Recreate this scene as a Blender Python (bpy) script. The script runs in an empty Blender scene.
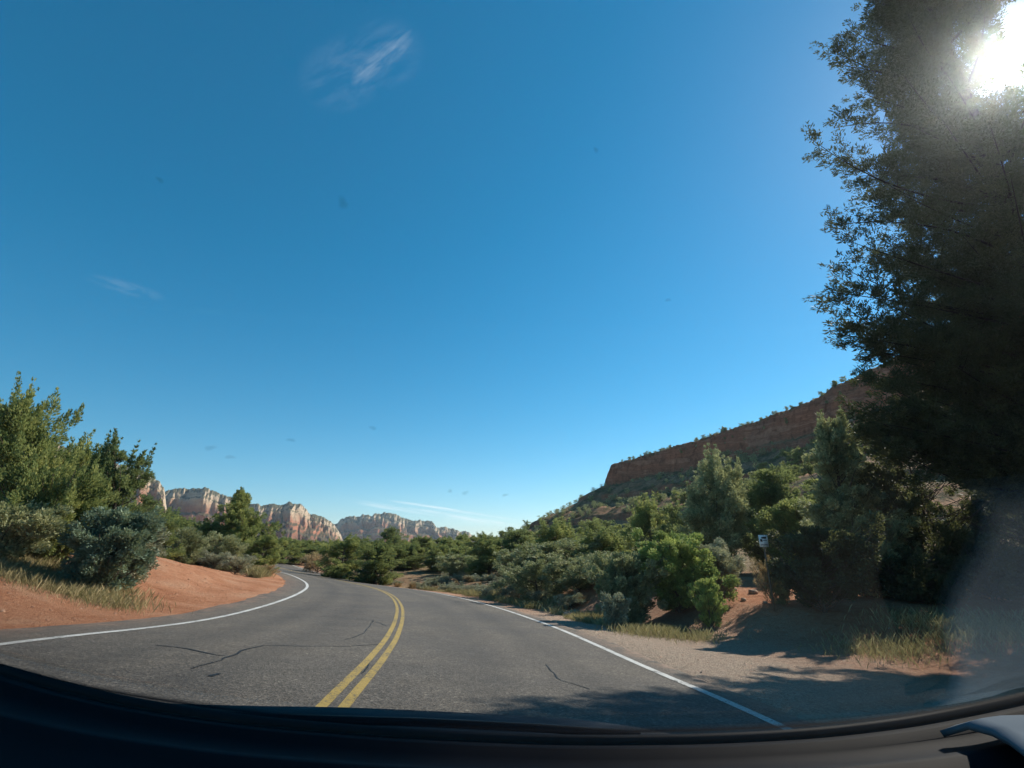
import bpy, math, random
import numpy as np
from mathutils import Vector

scene = bpy.context.scene
COL = scene.collection
CAMZ = 1.30
F = 480.0
PITCH = math.atan((553.0 - 384.0) / F)
CP, SP = math.cos(PITCH), math.sin(PITCH)


def ray(px, py):
    """Direction of a pixel, scaled so that its Y is 1."""
    x = (px - 512.0) / F
    u = (384.0 - py) / F
    y = CP - u * SP
    z = SP + u * CP
    return np.array([x / y, 1.0, z / y])


def at(px, py, Y):
    return np.array([0, 0, CAMZ]) + ray(px, py) * Y


# ------------------------------------------------------------------ noise
def _h(i, j, k, seed):
    n = (i.astype(np.int64) * 374761393 + j.astype(np.int64) * 668265263 + k.astype(np.int64) * 2147483647 + seed * 974634777)
    n = (n ^ (n >> 13)) & 0x7FFFFFFF
    n = (n * 1274126177) & 0x7FFFFFFF
    n = (n ^ (n >> 16)) & 0x7FFFFFFF
    n = (n * 668265263 + 12345) & 0x7FFFFFFF
    return ((n ^ (n >> 11)) & 0xFFFFFF) / float(0xFFFFFF)


def vnoise(x, y, z=0.0, seed=0):
    x, y, z = np.broadcast_arrays(np.asarray(x, float), np.asarray(y, float), np.asarray(z, float))
    i, j, k = np.floor(x), np.floor(y), np.floor(z)
    fx, fy, fz = x - i, y - j, z - k
    fx, fy, fz = [t * t * (3 - 2 * t) for t in (fx, fy, fz)]
    r = 0
    for a in (0, 1):
        for b in (0, 1):
            for c in (0, 1):
                w = (fx if a else 1 - fx) * (fy if b else 1 - fy) * (fz if c else 1 - fz)
                r = r + w * _h(i + a, j + b, k + c, seed)
    return r * 2 - 1


def fbm(x, y, z=0.0, seed=0, octv=4):
    r, a, f, t = 0, 1.0, 1.0, 0
    for o in range(octv):
        r = r + a * vnoise(np.asarray(x) * f, np.asarray(y) * f, np.asarray(z) * f, seed + o * 17)
        t += a
        a *= .5
        f *= 2.03
    return r / t


def sstep(a, b, x):
    t = np.clip((np.asarray(x, float) - a) / (b - a), 0, 1)
    return t * t * (3 - 2 * t)


# ------------------------------------------------------------------ mesh + object helpers
def link(o):
    COL.objects.link(o)
    return o


def mesh_from(name, V, faces, mat=None, smooth=False, attrs=None):
    """faces: list of (n x k) int arrays, each array of one polygon size."""
    V = np.asarray(V, np.float32)
    me = bpy.data.meshes.new(name)
    me.vertices.add(len(V))
    me.vertices.foreach_set('co', V.ravel())
    loops, starts, tot = [], [], 0
    for fa in faces:
        fa = np.asarray(fa, np.int32)
        if len(fa) == 0:
            continue
        k = fa.shape[1]
        loops.append(fa.ravel())
        starts.append(tot + np.arange(len(fa), dtype=np.int32) * k)
        tot += fa.size
    loops = np.concatenate(loops)
    starts = np.concatenate(starts)
    me.loops.add(tot)
    me.loops.foreach_set('vertex_index', loops)
    me.polygons.add(len(starts))
    me.polygons.foreach_set('loop_start', starts)
    if smooth:
        me.polygons.foreach_set('use_smooth', np.ones(len(starts), bool))
    if attrs:
        for an, av in attrs.items():
            at_ = me.attributes.new(an, 'FLOAT', 'POINT')
            at_.data.foreach_set('value', np.asarray(av, np.float32))
    me.update(calc_edges=True)
    me.validate()
    if mat:
        me.materials.append(mat)
    return me


def obj(name, me, parent=None):
    o = link(bpy.data.objects.new(name, me))
    if parent:
        o.parent = parent
    return o


def tag(o, label=None, cat=None, group=None, kind=None):
    if label:
        o['label'] = label
    if cat:
        o['category'] = cat
    if group:
        o['group'] = group
    if kind:
        o['kind'] = kind
    return o


def empty(name, loc=(0, 0, 0)):
    o = link(bpy.data.objects.new(name, None))
    o.location = loc
    o.empty_display_size = .2
    return o


def grid_faces(nr, nc):
    a = np.arange(nr * nc).reshape(nr, nc)
    return np.stack([a[:-1, :-1].ravel(), a[:-1, 1:].ravel(), a[1:, 1:].ravel(), a[1:, :-1].ravel()], 1)


class Tubes:
    def __init__(s):
        s.V, s.Q, s.n = [], [], 0

    def add(s, path, radii, sides=6):
        path = np.asarray(path, float)
        radii = np.asarray(radii, float)
        t = np.gradient(path, axis=0)
        t /= np.maximum(np.linalg.norm(t, axis=1, keepdims=True), 1e-9)
        ref = np.array([0.31, 0.95, 0.05]) if abs(t[0][2]) > .7 else np.array([0, 0, 1.0])
        a = np.cross(t, ref)
        a /= np.maximum(np.linalg.norm(a, axis=1, keepdims=True), 1e-9)
        b = np.cross(t, a)
        th = np.arange(sides) * 2 * math.pi / sides
        ring = path[:, None, :] + radii[:, None, None] * (np.cos(th)[None, :, None] * a[:, None, :] + np.sin(th)[None, :, None] * b[:, None, :])
        m = len(path)
        s.V.append(ring.reshape(-1, 3))
        i = np.arange(m - 1)[:, None] * sides
        j = np.arange(sides)[None, :]
        j2 = (j + 1) % sides
        q = np.stack([i + j, i + j2, i + sides + j2, i + sides + j], -1).reshape(-1, 4) + s.n
        s.Q.append(q)
        s.n += m * sides

    def mesh(s, name, mat):
        return mesh_from(name, np.concatenate(s.V), [np.concatenate(s.Q)], mat, smooth=True)


# ------------------------------------------------------------------ materials
def new_mat(name):
    m = bpy.data.materials.new(name)
    m.use_nodes = True
    nt = m.node_tree
    nt.nodes.clear()
    return m, nt


def N(nt, typ, **kw):
    n = nt.nodes.new(typ)
    for k, v in kw.items():
        if k in n.inputs:
            n.inputs[k].default_value = v
        else:
            setattr(n, k, v)
    return n


def L(nt, a, b):
    nt.links.new(a, b)


def ramp(nt, fac, stops, interp='LINEAR'):
    r = nt.nodes.new('ShaderNodeValToRGB')
    r.color_ramp.interpolation = interp
    e = r.color_ramp.elements
    while len(e) > 1:
        e.remove(e[-1])
    e[0].position = stops[0][0]
    e[0].color = (*stops[0][1], 1)
    for p, c in stops[1:]:
        q = e.new(p)
        q.color = (*c, 1)
    L(nt, fac, r.inputs['Fac'])
    return r.outputs['Color']


def mixc(nt, fac, a, b, mode='MIX'):
    n = nt.nodes.new('ShaderNodeMix')
    n.data_type = 'RGBA'
    n.blend_type = mode
    for s, v in ((n.inputs[0], fac), (n.inputs[6], a), (n.inputs[7], b)):
        if isinstance(v, (int, float)):
            s.default_value = v
        elif isinstance(v, tuple):
            s.default_value = (*v, 1)
        else:
            L(nt, v, s)
    return n.outputs[2]


def math_n(nt, op, a, b=None, clamp=False):
    n = nt.nodes.new('ShaderNodeMath')
    n.operation = op
    n.use_clamp = clamp
    for s, v in ((n.inputs[0], a), (n.inputs[1], b)):
        if v is None:
            continue
        if isinstance(v, (int, float)):
            s.default_value = v
        else:
            L(nt, v, s)
    return n.outputs[0]


def noise_n(nt, vec, scale, detail=4, rough=.55, dist=0.0):
    n = N(nt, 'ShaderNodeTexNoise')
    n.inputs['Scale'].default_value = scale
    n.inputs['Detail'].default_value = detail
    n.inputs['Roughness'].default_value = rough
    n.inputs['Distortion'].default_value = dist
    if vec is not None:
        L(nt, vec, n.inputs['Vector'])
    return n.outputs['Fac']


def finish(nt, color, rough=.9, bump=None, bstr=.3, bdist=.02, spec=.2):
    out = N(nt, 'ShaderNodeOutputMaterial')
    p = N(nt, 'ShaderNodeBsdfPrincipled')
    if isinstance(color, tuple):
        p.inputs['Base Color'].default_value = (*color, 1)
    else:
        L(nt, color, p.inputs['Base Color'])
    if isinstance(rough, (int, float)):
        p.inputs['Roughness'].default_value = rough
    else:
        L(nt, rough, p.inputs['Roughness'])
    p.inputs['Specular IOR Level'].default_value = spec
    if bump is not None:
        b = N(nt, 'ShaderNodeBump')
        b.inputs['Strength'].default_value = bstr
        b.inputs['Distance'].default_value = bdist
        L(nt, bump, b.inputs['Height'])
        L(nt, b.outputs['Normal'], p.inputs['Normal'])
    L(nt, p.outputs[0], out.inputs['Surface'])
    return p


def pos(nt):
    return N(nt, 'ShaderNodeNewGeometry').outputs['Position']


def attr(nt, name):
    n = N(nt, 'ShaderNodeAttribute')
    n.attribute_name = name
    return n.outputs['Fac']


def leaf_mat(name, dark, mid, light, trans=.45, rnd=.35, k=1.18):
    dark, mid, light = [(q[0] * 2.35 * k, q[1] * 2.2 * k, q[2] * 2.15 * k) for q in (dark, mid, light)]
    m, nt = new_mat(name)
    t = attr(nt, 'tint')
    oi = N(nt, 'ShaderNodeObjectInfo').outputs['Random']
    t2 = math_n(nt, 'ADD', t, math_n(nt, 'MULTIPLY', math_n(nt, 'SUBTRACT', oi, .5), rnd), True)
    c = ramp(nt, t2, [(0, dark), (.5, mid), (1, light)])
    out = N(nt, 'ShaderNodeOutputMaterial')
    p = N(nt, 'ShaderNodeBsdfPrincipled')
    L(nt, c, p.inputs['Base Color'])
    p.inputs['Roughness'].default_value = .62
    p.inputs['Specular IOR Level'].default_value = .18
    tr = N(nt, 'ShaderNodeBsdfTranslucent')
    L(nt, mixc(nt, .5, c, (.27, .28, .09)), tr.inputs['Color'])
    mx = N(nt, 'ShaderNodeMixShader')
    mx.inputs[0].default_value = trans
    L(nt, p.outputs[0], mx.inputs[1])
    L(nt, tr.outputs[0], mx.inputs[2])
    L(nt, mx.outputs[0], out.inputs['Surface'])
    return m


def bark_mat(name, a, b):
    m, nt = new_mat(name)
    P = pos(nt)
    n = noise_n(nt, P, 9, 5, .65)
    finish(nt, ramp(nt, n, [(.3, a), (.7, b)]), .9, n, .6, .03)
    return m


M_JUN = leaf_mat('juniper_foliage', (.026, .042, .018), (.062, .085, .030), (.125, .135, .048), .45, .35, 1.50)
M_PIN = leaf_mat('pinyon_foliage', (.024, .042, .022), (.050, .074, .032), (.100, .118, .045), .45, .35, 1.40)
M_SAGE = leaf_mat('sage_foliage', (.065, .078, .058), (.110, .122, .090), (.175, .180, .130), .25, .35, 1.30)
M_BLUE = leaf_mat('blue_green_foliage', (.034, .056, .042), (.062, .090, .064), (.105, .135, .090), .25, .35, 1.35)
M_BRIGHT = leaf_mat('bright_shrub_foliage', (.045, .070, .022), (.085, .120, .035), (.155, .180, .055), .35, .35, 1.50)
M_OAK = leaf_mat('scrub_oak_foliage', (.040, .052, .030), (.076, .088, .050), (.125, .132, .076), .35, .35, 1.80)
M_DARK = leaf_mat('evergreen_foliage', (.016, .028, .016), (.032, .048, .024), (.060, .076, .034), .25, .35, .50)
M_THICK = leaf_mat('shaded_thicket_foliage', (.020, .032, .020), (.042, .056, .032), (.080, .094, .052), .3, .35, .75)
M_BROWN = leaf_mat('dry_brush_foliage', (.11, .075, .04), (.18, .13, .075), (.26, .20, .12), .25)
M_GRASS = leaf_mat('dry_grass_blades', (.075, .070, .036), (.15, .135, .072), (.24, .205, .12), .35, .35, 1.0)
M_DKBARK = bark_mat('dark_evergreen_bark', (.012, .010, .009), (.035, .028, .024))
M_BARK = bark_mat('juniper_bark', (.055, .042, .034), (.16, .125, .10))

# ------------------------------------------------------------------ road geometry (x, y, z from the eye, heading, cross fall)
ROAD = [(-1.33,3.31,-1.142,0.077,-0.0672),(-1.52,5.30,-1.179,0.110,-0.0781),(-1.78,7.28,-1.298,0.140,-0.0780),(-2.08,9.26,-1.410,0.164,-0.0669),(-2.43,11.23,-1.506,0.182,-0.0558),(-2.81,13.19,-1.586,0.196,-0.0517),(-3.21,15.15,-1.656,0.209,-0.0546),(-3.64,17.11,-1.717,0.223,-0.0575),(-4.10,19.05,-1.771,0.239,-0.0620),(-4.60,20.99,-1.821,0.258,-0.0680),(-5.13,22.92,-1.869,0.281,-0.0740),(-5.71,24.83,-1.915,0.309,-0.0800),(-6.35,26.73,-1.956,0.339,-0.0841),(-7.05,28.60,-1.992,0.369,-0.0882),(-7.81,30.45,-2.021,0.401,-0.0923),(-8.62,32.28,-2.044,0.433,-0.0964),(-9.49,34.08,-2.062,0.465,-0.1028),(-10.42,35.85,-2.072,0.496,-0.1114),(-11.40,37.59,-2.077,0.524,-0.1200),(-12.43,39.31,-2.075,0.551,-0.1285),(-13.50,41.00,-2.066,0.575,-0.1371),(-14.61,42.66,-2.051,0.598,-0.1457),(-15.75,44.30,-2.029,0.618,-0.1447),(-16.92,45.92,-2.000,0.634,-0.1437),(-18.12,47.52,-1.963,0.647,-0.1427),(-19.34,49.11,-1.918,0.658,-0.1417),(-20.57,50.69,-1.866,0.665,-0.1407),(-21.80,52.26,-1.807,0.668,-0.1398),(-23.04,53.83,-1.739,0.669,-0.1388),(-24.28,55.40,-1.666,0.666,-0.1373),(-25.51,56.98,-1.590,0.662,-0.1355),(-26.74,58.56,-1.512,0.654,-0.1336),(-27.95,60.15,-1.433,0.645,-0.1317),(-29.14,61.76,-1.351,0.633,-0.1298),(-30.31,63.38,-1.268,0.619,-0.1280),(-31.46,65.02,-1.184,0.603,-0.1261),(-32.57,66.68,-1.097,0.585,-0.1242),(-33.66,68.36,-1.009,0.564,-0.1223),(-34.71,70.06,-0.919,0.541,-0.1205)]
R0 = np.array(ROAD)
# run the road on behind the car and past the bend
back = []
x, y, z, h, bk = R0[0]
for i in range(1, 16):
    back.append((x + math.sin(h) * 2 * i, y - math.cos(h) * 2 * i, z + .002 * i, h, bk))
fwd = []
x, y, z, h, bk = R0[-1]
for i in range(1, 41):
    h -= .012 if i < 25 else 0
    x -= math.sin(h) * 2
    y += math.cos(h) * 2
    z += max(.09 - .005 * i, 0.0)
    bk *= .93
    fwd.append((x, y, z, h, bk))
RT = np.array(back[::-1] + list(R0) + fwd)
RS = np.arange(len(RT)) * 2.0 - 27.0          # metres along the road, 0 at the car
fine = np.arange(RS[0], RS[-1], .4)
# smooth the table a little
RF = np.stack([np.interp(fine, RS, RT[:, k]) for k in range(5)], 1)
ker = np.ones(5) / 5
for k in range(5):
    pad = np.pad(RF[:, k], 2, mode='edge')
    sm = np.convolve(pad, ker, 'valid')
    RF[3:-3, k] = sm[3:-3]
RF[:, 2] += CAMZ
WL, WR = 3.906, 3.869
PL, PR = 5.0, 4.35       # pavement edges


def road_frame(X, Y):
    """nearest road sample: index, signed offset (right positive), distance"""
    X = np.asarray(X, float)
    Y = np.asarray(Y, float)
    sh = X.shape
    X = X.ravel()
    Y = Y.ravel()
    best = np.full(X.shape, 1e18)
    bi = np.zeros(X.shape, int)
    C = RF[::3]
    for a in range(0, len(C)):
        d = (X - C[a, 0]) ** 2 + (Y - C[a, 1]) ** 2
        m = d < best
        best[m] = d[m]
        bi[m] = a
    i = bi * 3
    # refine
    h = RF[i, 3]
    t = (X - RF[i, 0]) * (-np.sin(h)) + (Y - RF[i, 1]) * np.cos(h)
    i2 = np.clip(i + np.round(t / .4).astype(int), 0, len(RF) - 1)
    h = RF[i2, 3]
    dx, dy = X - RF[i2, 0], Y - RF[i2, 1]
    o = dx * np.cos(h) + dy * np.sin(h)
    along = -dx * np.sin(h) + dy * np.cos(h)
    d = np.sqrt(dx * dx + dy * dy)
    return i2.reshape(sh), o.reshape(sh), along.reshape(sh), d.reshape(sh)


def ground(X, Y):
    X = np.asarray(X, float)
    Y = np.asarray(Y, float)
    i, o, al, d = road_frame(X, Y)
    s = fine[i]
    o = np.where(np.abs(al) > 1.0, np.sign(o) * d, o)
    zr = RF[i, 2]
    bk = RF[i, 4]
    ao = np.clip(o, -PL - 1.0, PR + 2.5)
    z = zr + bk * ao
    # far from the road the land settles to an almost level plain
    far = sstep(22, 90, d)
    plain = .35 + .55 * fbm(X / 70, Y / 70, seed=5) + .0015 * np.clip(Y - 60, 0, 400)
    z = z * (1 - far) + plain * far
    # left: the red bank inside the bend
    lo = -o - PL
    crest = np.interp(s, [-30, -2, 4, 10, 16, 24, 32, 40, 46, 60], [.25, .30, .42, .95, 1.40, 1.35, 1.05, .62, .25, .1])
    bank_l = crest * sstep(.2, 6.0, lo) + .25 * crest * sstep(6, 14, lo) * (1 - sstep(14, 45, lo))
    # right: level gravel, then ground that climbs away under the brush
    ro = o - PR
    start = np.interp(s, [-30, 0, 8, 14, 22, 30, 60], [6.0, 6.0, 4.5, 2.4, 1.6, 2.5, 4.0])
    rise = np.interp(s, [-30, 4, 9, 13, 17, 24, 34, 60], [.15, .15, .30, .70, 1.1, 1.0, .5, .3])
    bank_r = rise * sstep(0, 3.0, ro - start) + .045 * np.clip(ro - start - 2, 0, 45)
    w = 1 - sstep(60, 120, d)
    z = z + (bank_l * (o < 0) + bank_r * (o > 0)) * w
    rough = sstep(.4, 3.5, np.maximum(lo, ro)) * (.10 * fbm(X / 2.3, Y / 2.3, seed=9) + .22 * fbm(X / 9, Y / 9, seed=11)
                                                  + .05 * fbm(X / .6, Y / .6, seed=15, octv=3))
    z = z + rough * (1 - sstep(150, 400, d) * .7)
    # the bed under the asphalt lies lower than its surface
    inside = 1 - sstep(-.35, .12, np.maximum(lo, ro))
    z = z - .10 * inside * (np.abs(al) < 2.0)
    return z


def gz(x, y):
    return float(ground(np.array([x]), np.array([y]))[0])


def spaced(lo, hi, a, b, step, growth):
    c = list(np.arange(a, b, step))
    st, p = step, b
    while p < hi:
        c.append(p)
        st *= growth
        p += st
    c.append(hi)
    st, p = step, a
    left = []
    while p > lo:
        st *= growth
        p -= st
        left.append(max(p, lo))
    return np.array(left[::-1] + c)


gx = spaced(-9000, 9000, -22, 16, .28, 1.09)
gy = spaced(-400, 9000, 1.5, 40, .28, 1.07)
GX, GY = np.meshgrid(gx, gy)
GZ = ground(GX, GY)
ii, oo, al, dd = road_frame(GX, GY)
ss = fine[ii]

# ground material: red dirt, tan gravel on the right shoulder, plant litter farther off
m, nt = new_mat('red_dirt_ground')
P = pos(nt)
n1 = noise_n(nt, P, .55, 6, .6)
n2 = noise_n(nt, P, 6.0, 6, .7)
n3 = noise_n(nt, P, 38.0, 3, .7)
dirt = ramp(nt, n1, [(.30, (.37, .155, .080)), (.52, (.50, .240, .138)), (.72, (.56, .34, .22))])
dirt = mixc(nt, .55, dirt, ramp(nt, n2, [(.30, (.50, .42, .38)), (.5, (.9, .88, .86)), (.75, (1.25, 1.2, 1.15))]), 'MULTIPLY')
vor = N(nt, 'ShaderNodeTexVoronoi')
vor.inputs['Scale'].default_value = 26
L(nt, P, vor.inputs['Vector'])
peb = ramp(nt, vor.outputs['Color'], [(0, (.24, .18, .135)), (.5, (.46, .365, .285)), (1, (.66, .56, .46))])
grav = mixc(nt, .6, peb, ramp(nt, n3, [(.3, (.30, .235, .18)), (.7, (.56, .46, .37))]))
gmask = math_n(nt, 'ADD', attr(nt, 'gravel'), math_n(nt, 'MULTIPLY', math_n(nt, 'SUBTRACT', n2, .5), .9), True)
c = mixc(nt, gmask, dirt, grav)
lit = ramp(nt, noise_n(nt, P, 1.3, 5, .7), [(.42, (.17, .115, .065)), (.62, (.30, .23, .135))])
lmask = math_n(nt, 'ADD', attr(nt, 'litter'), math_n(nt, 'MULTIPLY', math_n(nt, 'SUBTRACT', n2, .5), 1.2), True)
c = mixc(nt, lmask, c, lit)
c = mixc(nt, .7, c, ramp(nt, n3, [(.34, (.45, .42, .40)), (.46, (1, 1, 1)), (.7, (1.12, 1.1, 1.08))]), 'MULTIPLY')
hb = math_n(nt, 'ADD', math_n(nt, 'MULTIPLY', n2, 1.0), math_n(nt, 'MULTIPLY', n3, .5))
finish(nt, c, .95, hb, 1.0, .10, .1)
M_GROUND = m
ro = oo - PR
gravel = (oo > 0) * (1 - sstep(1.2, 6.5, ro)) * (1 - sstep(9, 26, ss)) * sstep(-60, -30, ss) * .95
gravel = gravel + (oo > 0) * .35 * (1 - sstep(.5, 2.5, ro)) * sstep(9, 26, ss)
litter = sstep(7, 16, np.where(oo > 0, ro, 0)) * .7 + sstep(9, 18, np.where(oo < 0, -oo - PL, 0)) * .8 + (oo > 0) * sstep(16, 26, ss) * sstep(.7, 3.0, ro) * .8
me = mesh_from('ground', np.stack([GX, GY, GZ], -1).reshape(-1, 3), [grid_faces(*GX.shape)], M_GROUND, True,
               {'gravel': np.clip(gravel, 0, 1).ravel(), 'litter': np.clip(litter, 0, 1).ravel()})
o = obj('ground', me)
tag(o, 'red dirt ground with gravel shoulder and banks beside the road', 'ground', kind='structure')

# ------------------------------------------------------------------ road surface, lines, cracks
m, nt = new_mat('worn_asphalt')
P = pos(nt)
a1 = noise_n(nt, P, .35, 5, .6)
a2 = noise_n(nt, P, 3.2, 6, .7)
a3 = noise_n(nt, P, 24.0, 4, .8)
vor = N(nt, 'ShaderNodeTexVoronoi')
vor.inputs['Scale'].default_value = 46
L(nt, P, vor.inputs['Vector'])
agg = ramp(nt, vor.outputs['Color'], [(0, (.036, .033, .029)), (.5, (.105, .094, .082)), (.82, (.21, .186, .16)), (1, (.50, .45, .38))])
c = mixc(nt, .55, agg, ramp(nt, a3, [(.36, (.045, .041, .037)), (.64, (.205, .184, .160))]))
c = mixc(nt, .8, c, ramp(nt, a1, [(.3, (.72, .73, .76)), (.7, (1.22, 1.17, 1.08))]), 'MULTIPLY')
c = mixc(nt, .6, c, ramp(nt, a2, [(.3, (.72, .72, .72)), (.7, (1.25, 1.24, 1.22))]), 'MULTIPLY')
wt = attr(nt, 'wheel')
stain = math_n(nt, 'MULTIPLY', math_n(nt, 'SUBTRACT', noise_n(nt, P, .9, 5, .7, .8), .55), 3.5, True)
c = mixc(nt, math_n(nt, 'MULTIPLY', stain, .55), c, (.085, .064, .046))
c = mixc(nt, wt, c, (.048, .046, .044))
dirtm = math_n(nt, 'MULTIPLY', attr(nt, 'edge'), math_n(nt, 'MULTIPLY', math_n(nt, 'SUBTRACT', noise_n(nt, P, 2.2, 6, .75), .38), 4.0, True), True)
c = mixc(nt, dirtm, c, (.30, .20, .145))
finish(nt, c, .82, vor.outputs['Distance'], .5, .012, .3)
M_ASPH = m


def paint(name, col, wear):
    m, nt = new_mat(name)
    P = pos(nt)
    n = noise_n(nt, P, 30, 4, .75)
    n2 = noise_n(nt, P, 2.5, 3, .6)
    k = math_n(nt, 'ADD', n, math_n(nt, 'MULTIPLY', n2, .5))
    c = ramp(nt, k, [(wear - .06, (.10, .095, .085)), (wear + .05, col), (1, tuple(v * 1.12 for v in col))])
    finish(nt, c, .7, n, .3, .005, .3)
    return m


M_WHITE = paint('white_road_paint', (.55, .55, .53), .65)
M_YEL = paint('yellow_road_paint', (.38, .27, .08), .68)
m, nt = new_mat('crack_sealant')
finish(nt, (.018, .017, .017), .55)
M_TAR = m


def road_pt(s, o, up=0.0):
    s = np.asarray(s, float)
    v = [np.interp(s, fine, RF[:, k]) for k in range(5)]
    return np.stack([v[0] + np.cos(v[3]) * o, v[1] + np.sin(v[3]) * o, v[2] + v[4] * np.asarray(o) + up], -1)


sv = fine[4:-4]
offs = np.array([-PL - .25, -PL, -4.4, -3.9, -3.2, -2.6, -2.0, -1.4, -.7, 0, .7, 1.4, 2.0, 2.6, 3.2, 3.87, PR - .15, PR, PR + .22])
SV, OV = np.meshgrid(sv, offs, indexing='ij')
rag = .16 * fbm(SV / 1.3, OV * 0 + 3.0, seed=21) + .07 * fbm(SV / .35, OV * 0, seed=23, octv=2)
OV2 = OV + np.where(OV < -4.7, -1, 0) * rag + np.where(OV > PR - .05, 1, 0) * rag
RV = road_pt(SV.ravel(), OV2.ravel())
skirt = ((OV < -PL - .1) | (OV > PR + .1)).ravel()
RV[skirt, 2] -= .12
wheel = np.zeros_like(OV)
for cth in (-2.6, -1.25, 1.2, 2.6):
    wheel += np.exp(-((OV - cth) / .40) ** 2) * .42
edge = (1 - sstep(0, .9, OV + PL)) + sstep(3.95, PR, OV) * .9
me = mesh_from('road', RV, [grid_faces(*SV.shape)], M_ASPH, True, {'wheel': np.clip(wheel, 0, 1).ravel(), 'edge': np.clip(edge, 0, 1).ravel()})
road = obj('road', me)
tag(road, 'grey asphalt two lane road bending left out of sight', 'road', kind='structure')


def strip(name, o_c, w, mat, up):
    n = len(sv)
    wob = .015 * fbm(sv / 3.0, sv * 0 + o_c, seed=31)
    a = road_pt(sv, o_c - w / 2 + wob, up)
    b = road_pt(sv, o_c + w / 2 + wob, up)
    me = mesh_from(name, np.stack([a, b], 1).reshape(-1, 3), [grid_faces(n, 2)], mat, True)
    return obj(name, me, road)


strip('edge_line', -WL, .13, M_WHITE, .005)
strip('edge_line', WR, .12, M_WHITE, .005)
strip('centre_line', -.085, .092, M_YEL, .005)
strip('centre_line', .085, .092, M_YEL, .005)


def drop(px, py, zguess=0.0):
    """the point of the road surface seen at a pixel"""
    d = ray(px, py)
    lo, hi = 2.0, 60.0
    t = 3.0
    prev = None
    for k in range(600):
        p = np.array([0, 0, CAMZ]) + d * t
        i, o, al_, dd_ = road_frame(np.array([p[0]]), np.array([p[1]]))
        zz = RF[i[0], 2] + RF[i[0], 4] * o[0]
        if p[2] < zz:
            return p[0], p[1], fine[i[0]] + al_[0], o[0]
        t *= 1.006
    return p[0], p[1], fine[i[0]], o[0]


def crack(pts, w, seed):
    q = [drop(*p)[2:] for p in pts]
    q = np.array(q)
    # subdivide with a jitter
    out = []
    for a, b in zip(q[:-1], q[1:]):
        n = max(2, int(np.linalg.norm(b - a) / .12))
        for t in np.arange(n) / n:
            out.append(a + (b - a) * t)
    out.append(q[-1])
    out = np.array(out)
    k = np.arange(len(out))
    out[:, 0] += .05 * fbm(k / 2.5, k * 0, seed=seed)
    out[:, 1] += .05 * fbm(k / 2.5, k * 0 + 9, seed=seed)
    d = np.gradient(out, axis=0)
    d /= np.maximum(np.linalg.norm(d, axis=1, keepdims=True), 1e-6)
    nn = np.stack([-d[:, 1], d[:, 0]], 1)
    ww = w * (.65 + .5 * fbm(k / 1.7, k * 0 + 4, seed=seed + 3))[:, None]
    A = road_pt((out + nn * ww)[:, 0], (out + nn * ww)[:, 1], .004)
    B = road_pt((out - nn * ww)[:, 0], (out - nn * ww)[:, 1], .004)
    me = mesh_from('tar_crack', np.stack([A, B], 1).reshape(-1, 3), [grid_faces(len(out), 2)], M_TAR)
    obj('tar_crack', me, road)


for k, (pts, w) in enumerate([
    ([(155, 645), (190, 650), (222, 657)], .022),
    ([(190, 669), (222, 660), (245, 650), (262, 646), (300, 646), (345, 647), (378, 645)], .020),
    ([(211, 677), (219, 674)], .04),
    ([(322, 616), (352, 619), (372, 621), (388, 626)], .016),
    ([(345, 640), (362, 634), (374, 620)], .012),
    ([(545, 665), (560, 680), (590, 690)], .012),
    ([(362, 673), (372, 660), (378, 650)], .012),
]):
    crack(pts, w, 40 + k)

# ------------------------------------------------------------------ foliage builders
def rnd_dirs(rng, n):
    v = rng.normal(size=(n, 3))
    return v / np.linalg.norm(v, axis=1, keepdims=True)


def leaves(rng, C, D, rad, n_per, ln, wd, up=.3, tintc=None, flat=.8, keep=None):
    """leaf-sized pointed faces in clumps: C centres, D outward directions, rad radius of each clump"""
    m = len(C)
    n_per = np.maximum(1, np.broadcast_to(np.asarray(n_per), (m,)).astype(int))
    idx = np.repeat(np.arange(m), n_per)
    n = len(idx)
    dv = rnd_dirs(rng, n)
    r = rng.random(n) ** (1 / 2.2)
    off = dv * r[:, None]
    off[:, 2] *= flat
    Pp = C[idx] + off * np.asarray(rad)[idx][:, None]
    ax = .75 * D[idx] + .55 * dv + rng.normal(size=(n, 3)) * .45
    ax[:, 2] += up
    ax /= np.linalg.norm(ax, axis=1, keepdims=True)
    q = rnd_dirs(rng, n)
    sd = np.cross(ax, q)
    sd /= np.maximum(np.linalg.norm(sd, axis=1, keepdims=True), 1e-6)
    ll = ln * (.6 + .8 * rng.random(n))[:, None]
    ww = wd * (.6 + .8 * rng.random(n))[:, None]
    b = Pp - ax * ll * .5
    V = np.stack([b, b + ax * ll * .45 + sd * ww * .5, b + ax * ll, b + ax * ll * .5 - sd * ww * .5], 1)
    tc = tintc if tintc is not None else np.clip(.5 + .22 * rng.normal(size=m), 0, 1)
    t = np.clip(tc[idx] + .10 * rng.normal(size=n), 0, 1)
    if keep is not None:
        k = keep(Pp)
        V, t = V[k], t[k]
    return V.reshape(-1, 3), np.repeat(t, 4)


def leaf_mesh(name, V, t, mat):
    F4 = np.arange(len(V)).reshape(-1, 4)
    return mesh_from(name, V, [F4], mat, False, {'tint': t})


def bez(a, b, c, n):
    t = np.linspace(0, 1, n)[:, None]
    return a * (1 - t) ** 2 + 2 * b * t * (1 - t) + c * t * t


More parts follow.
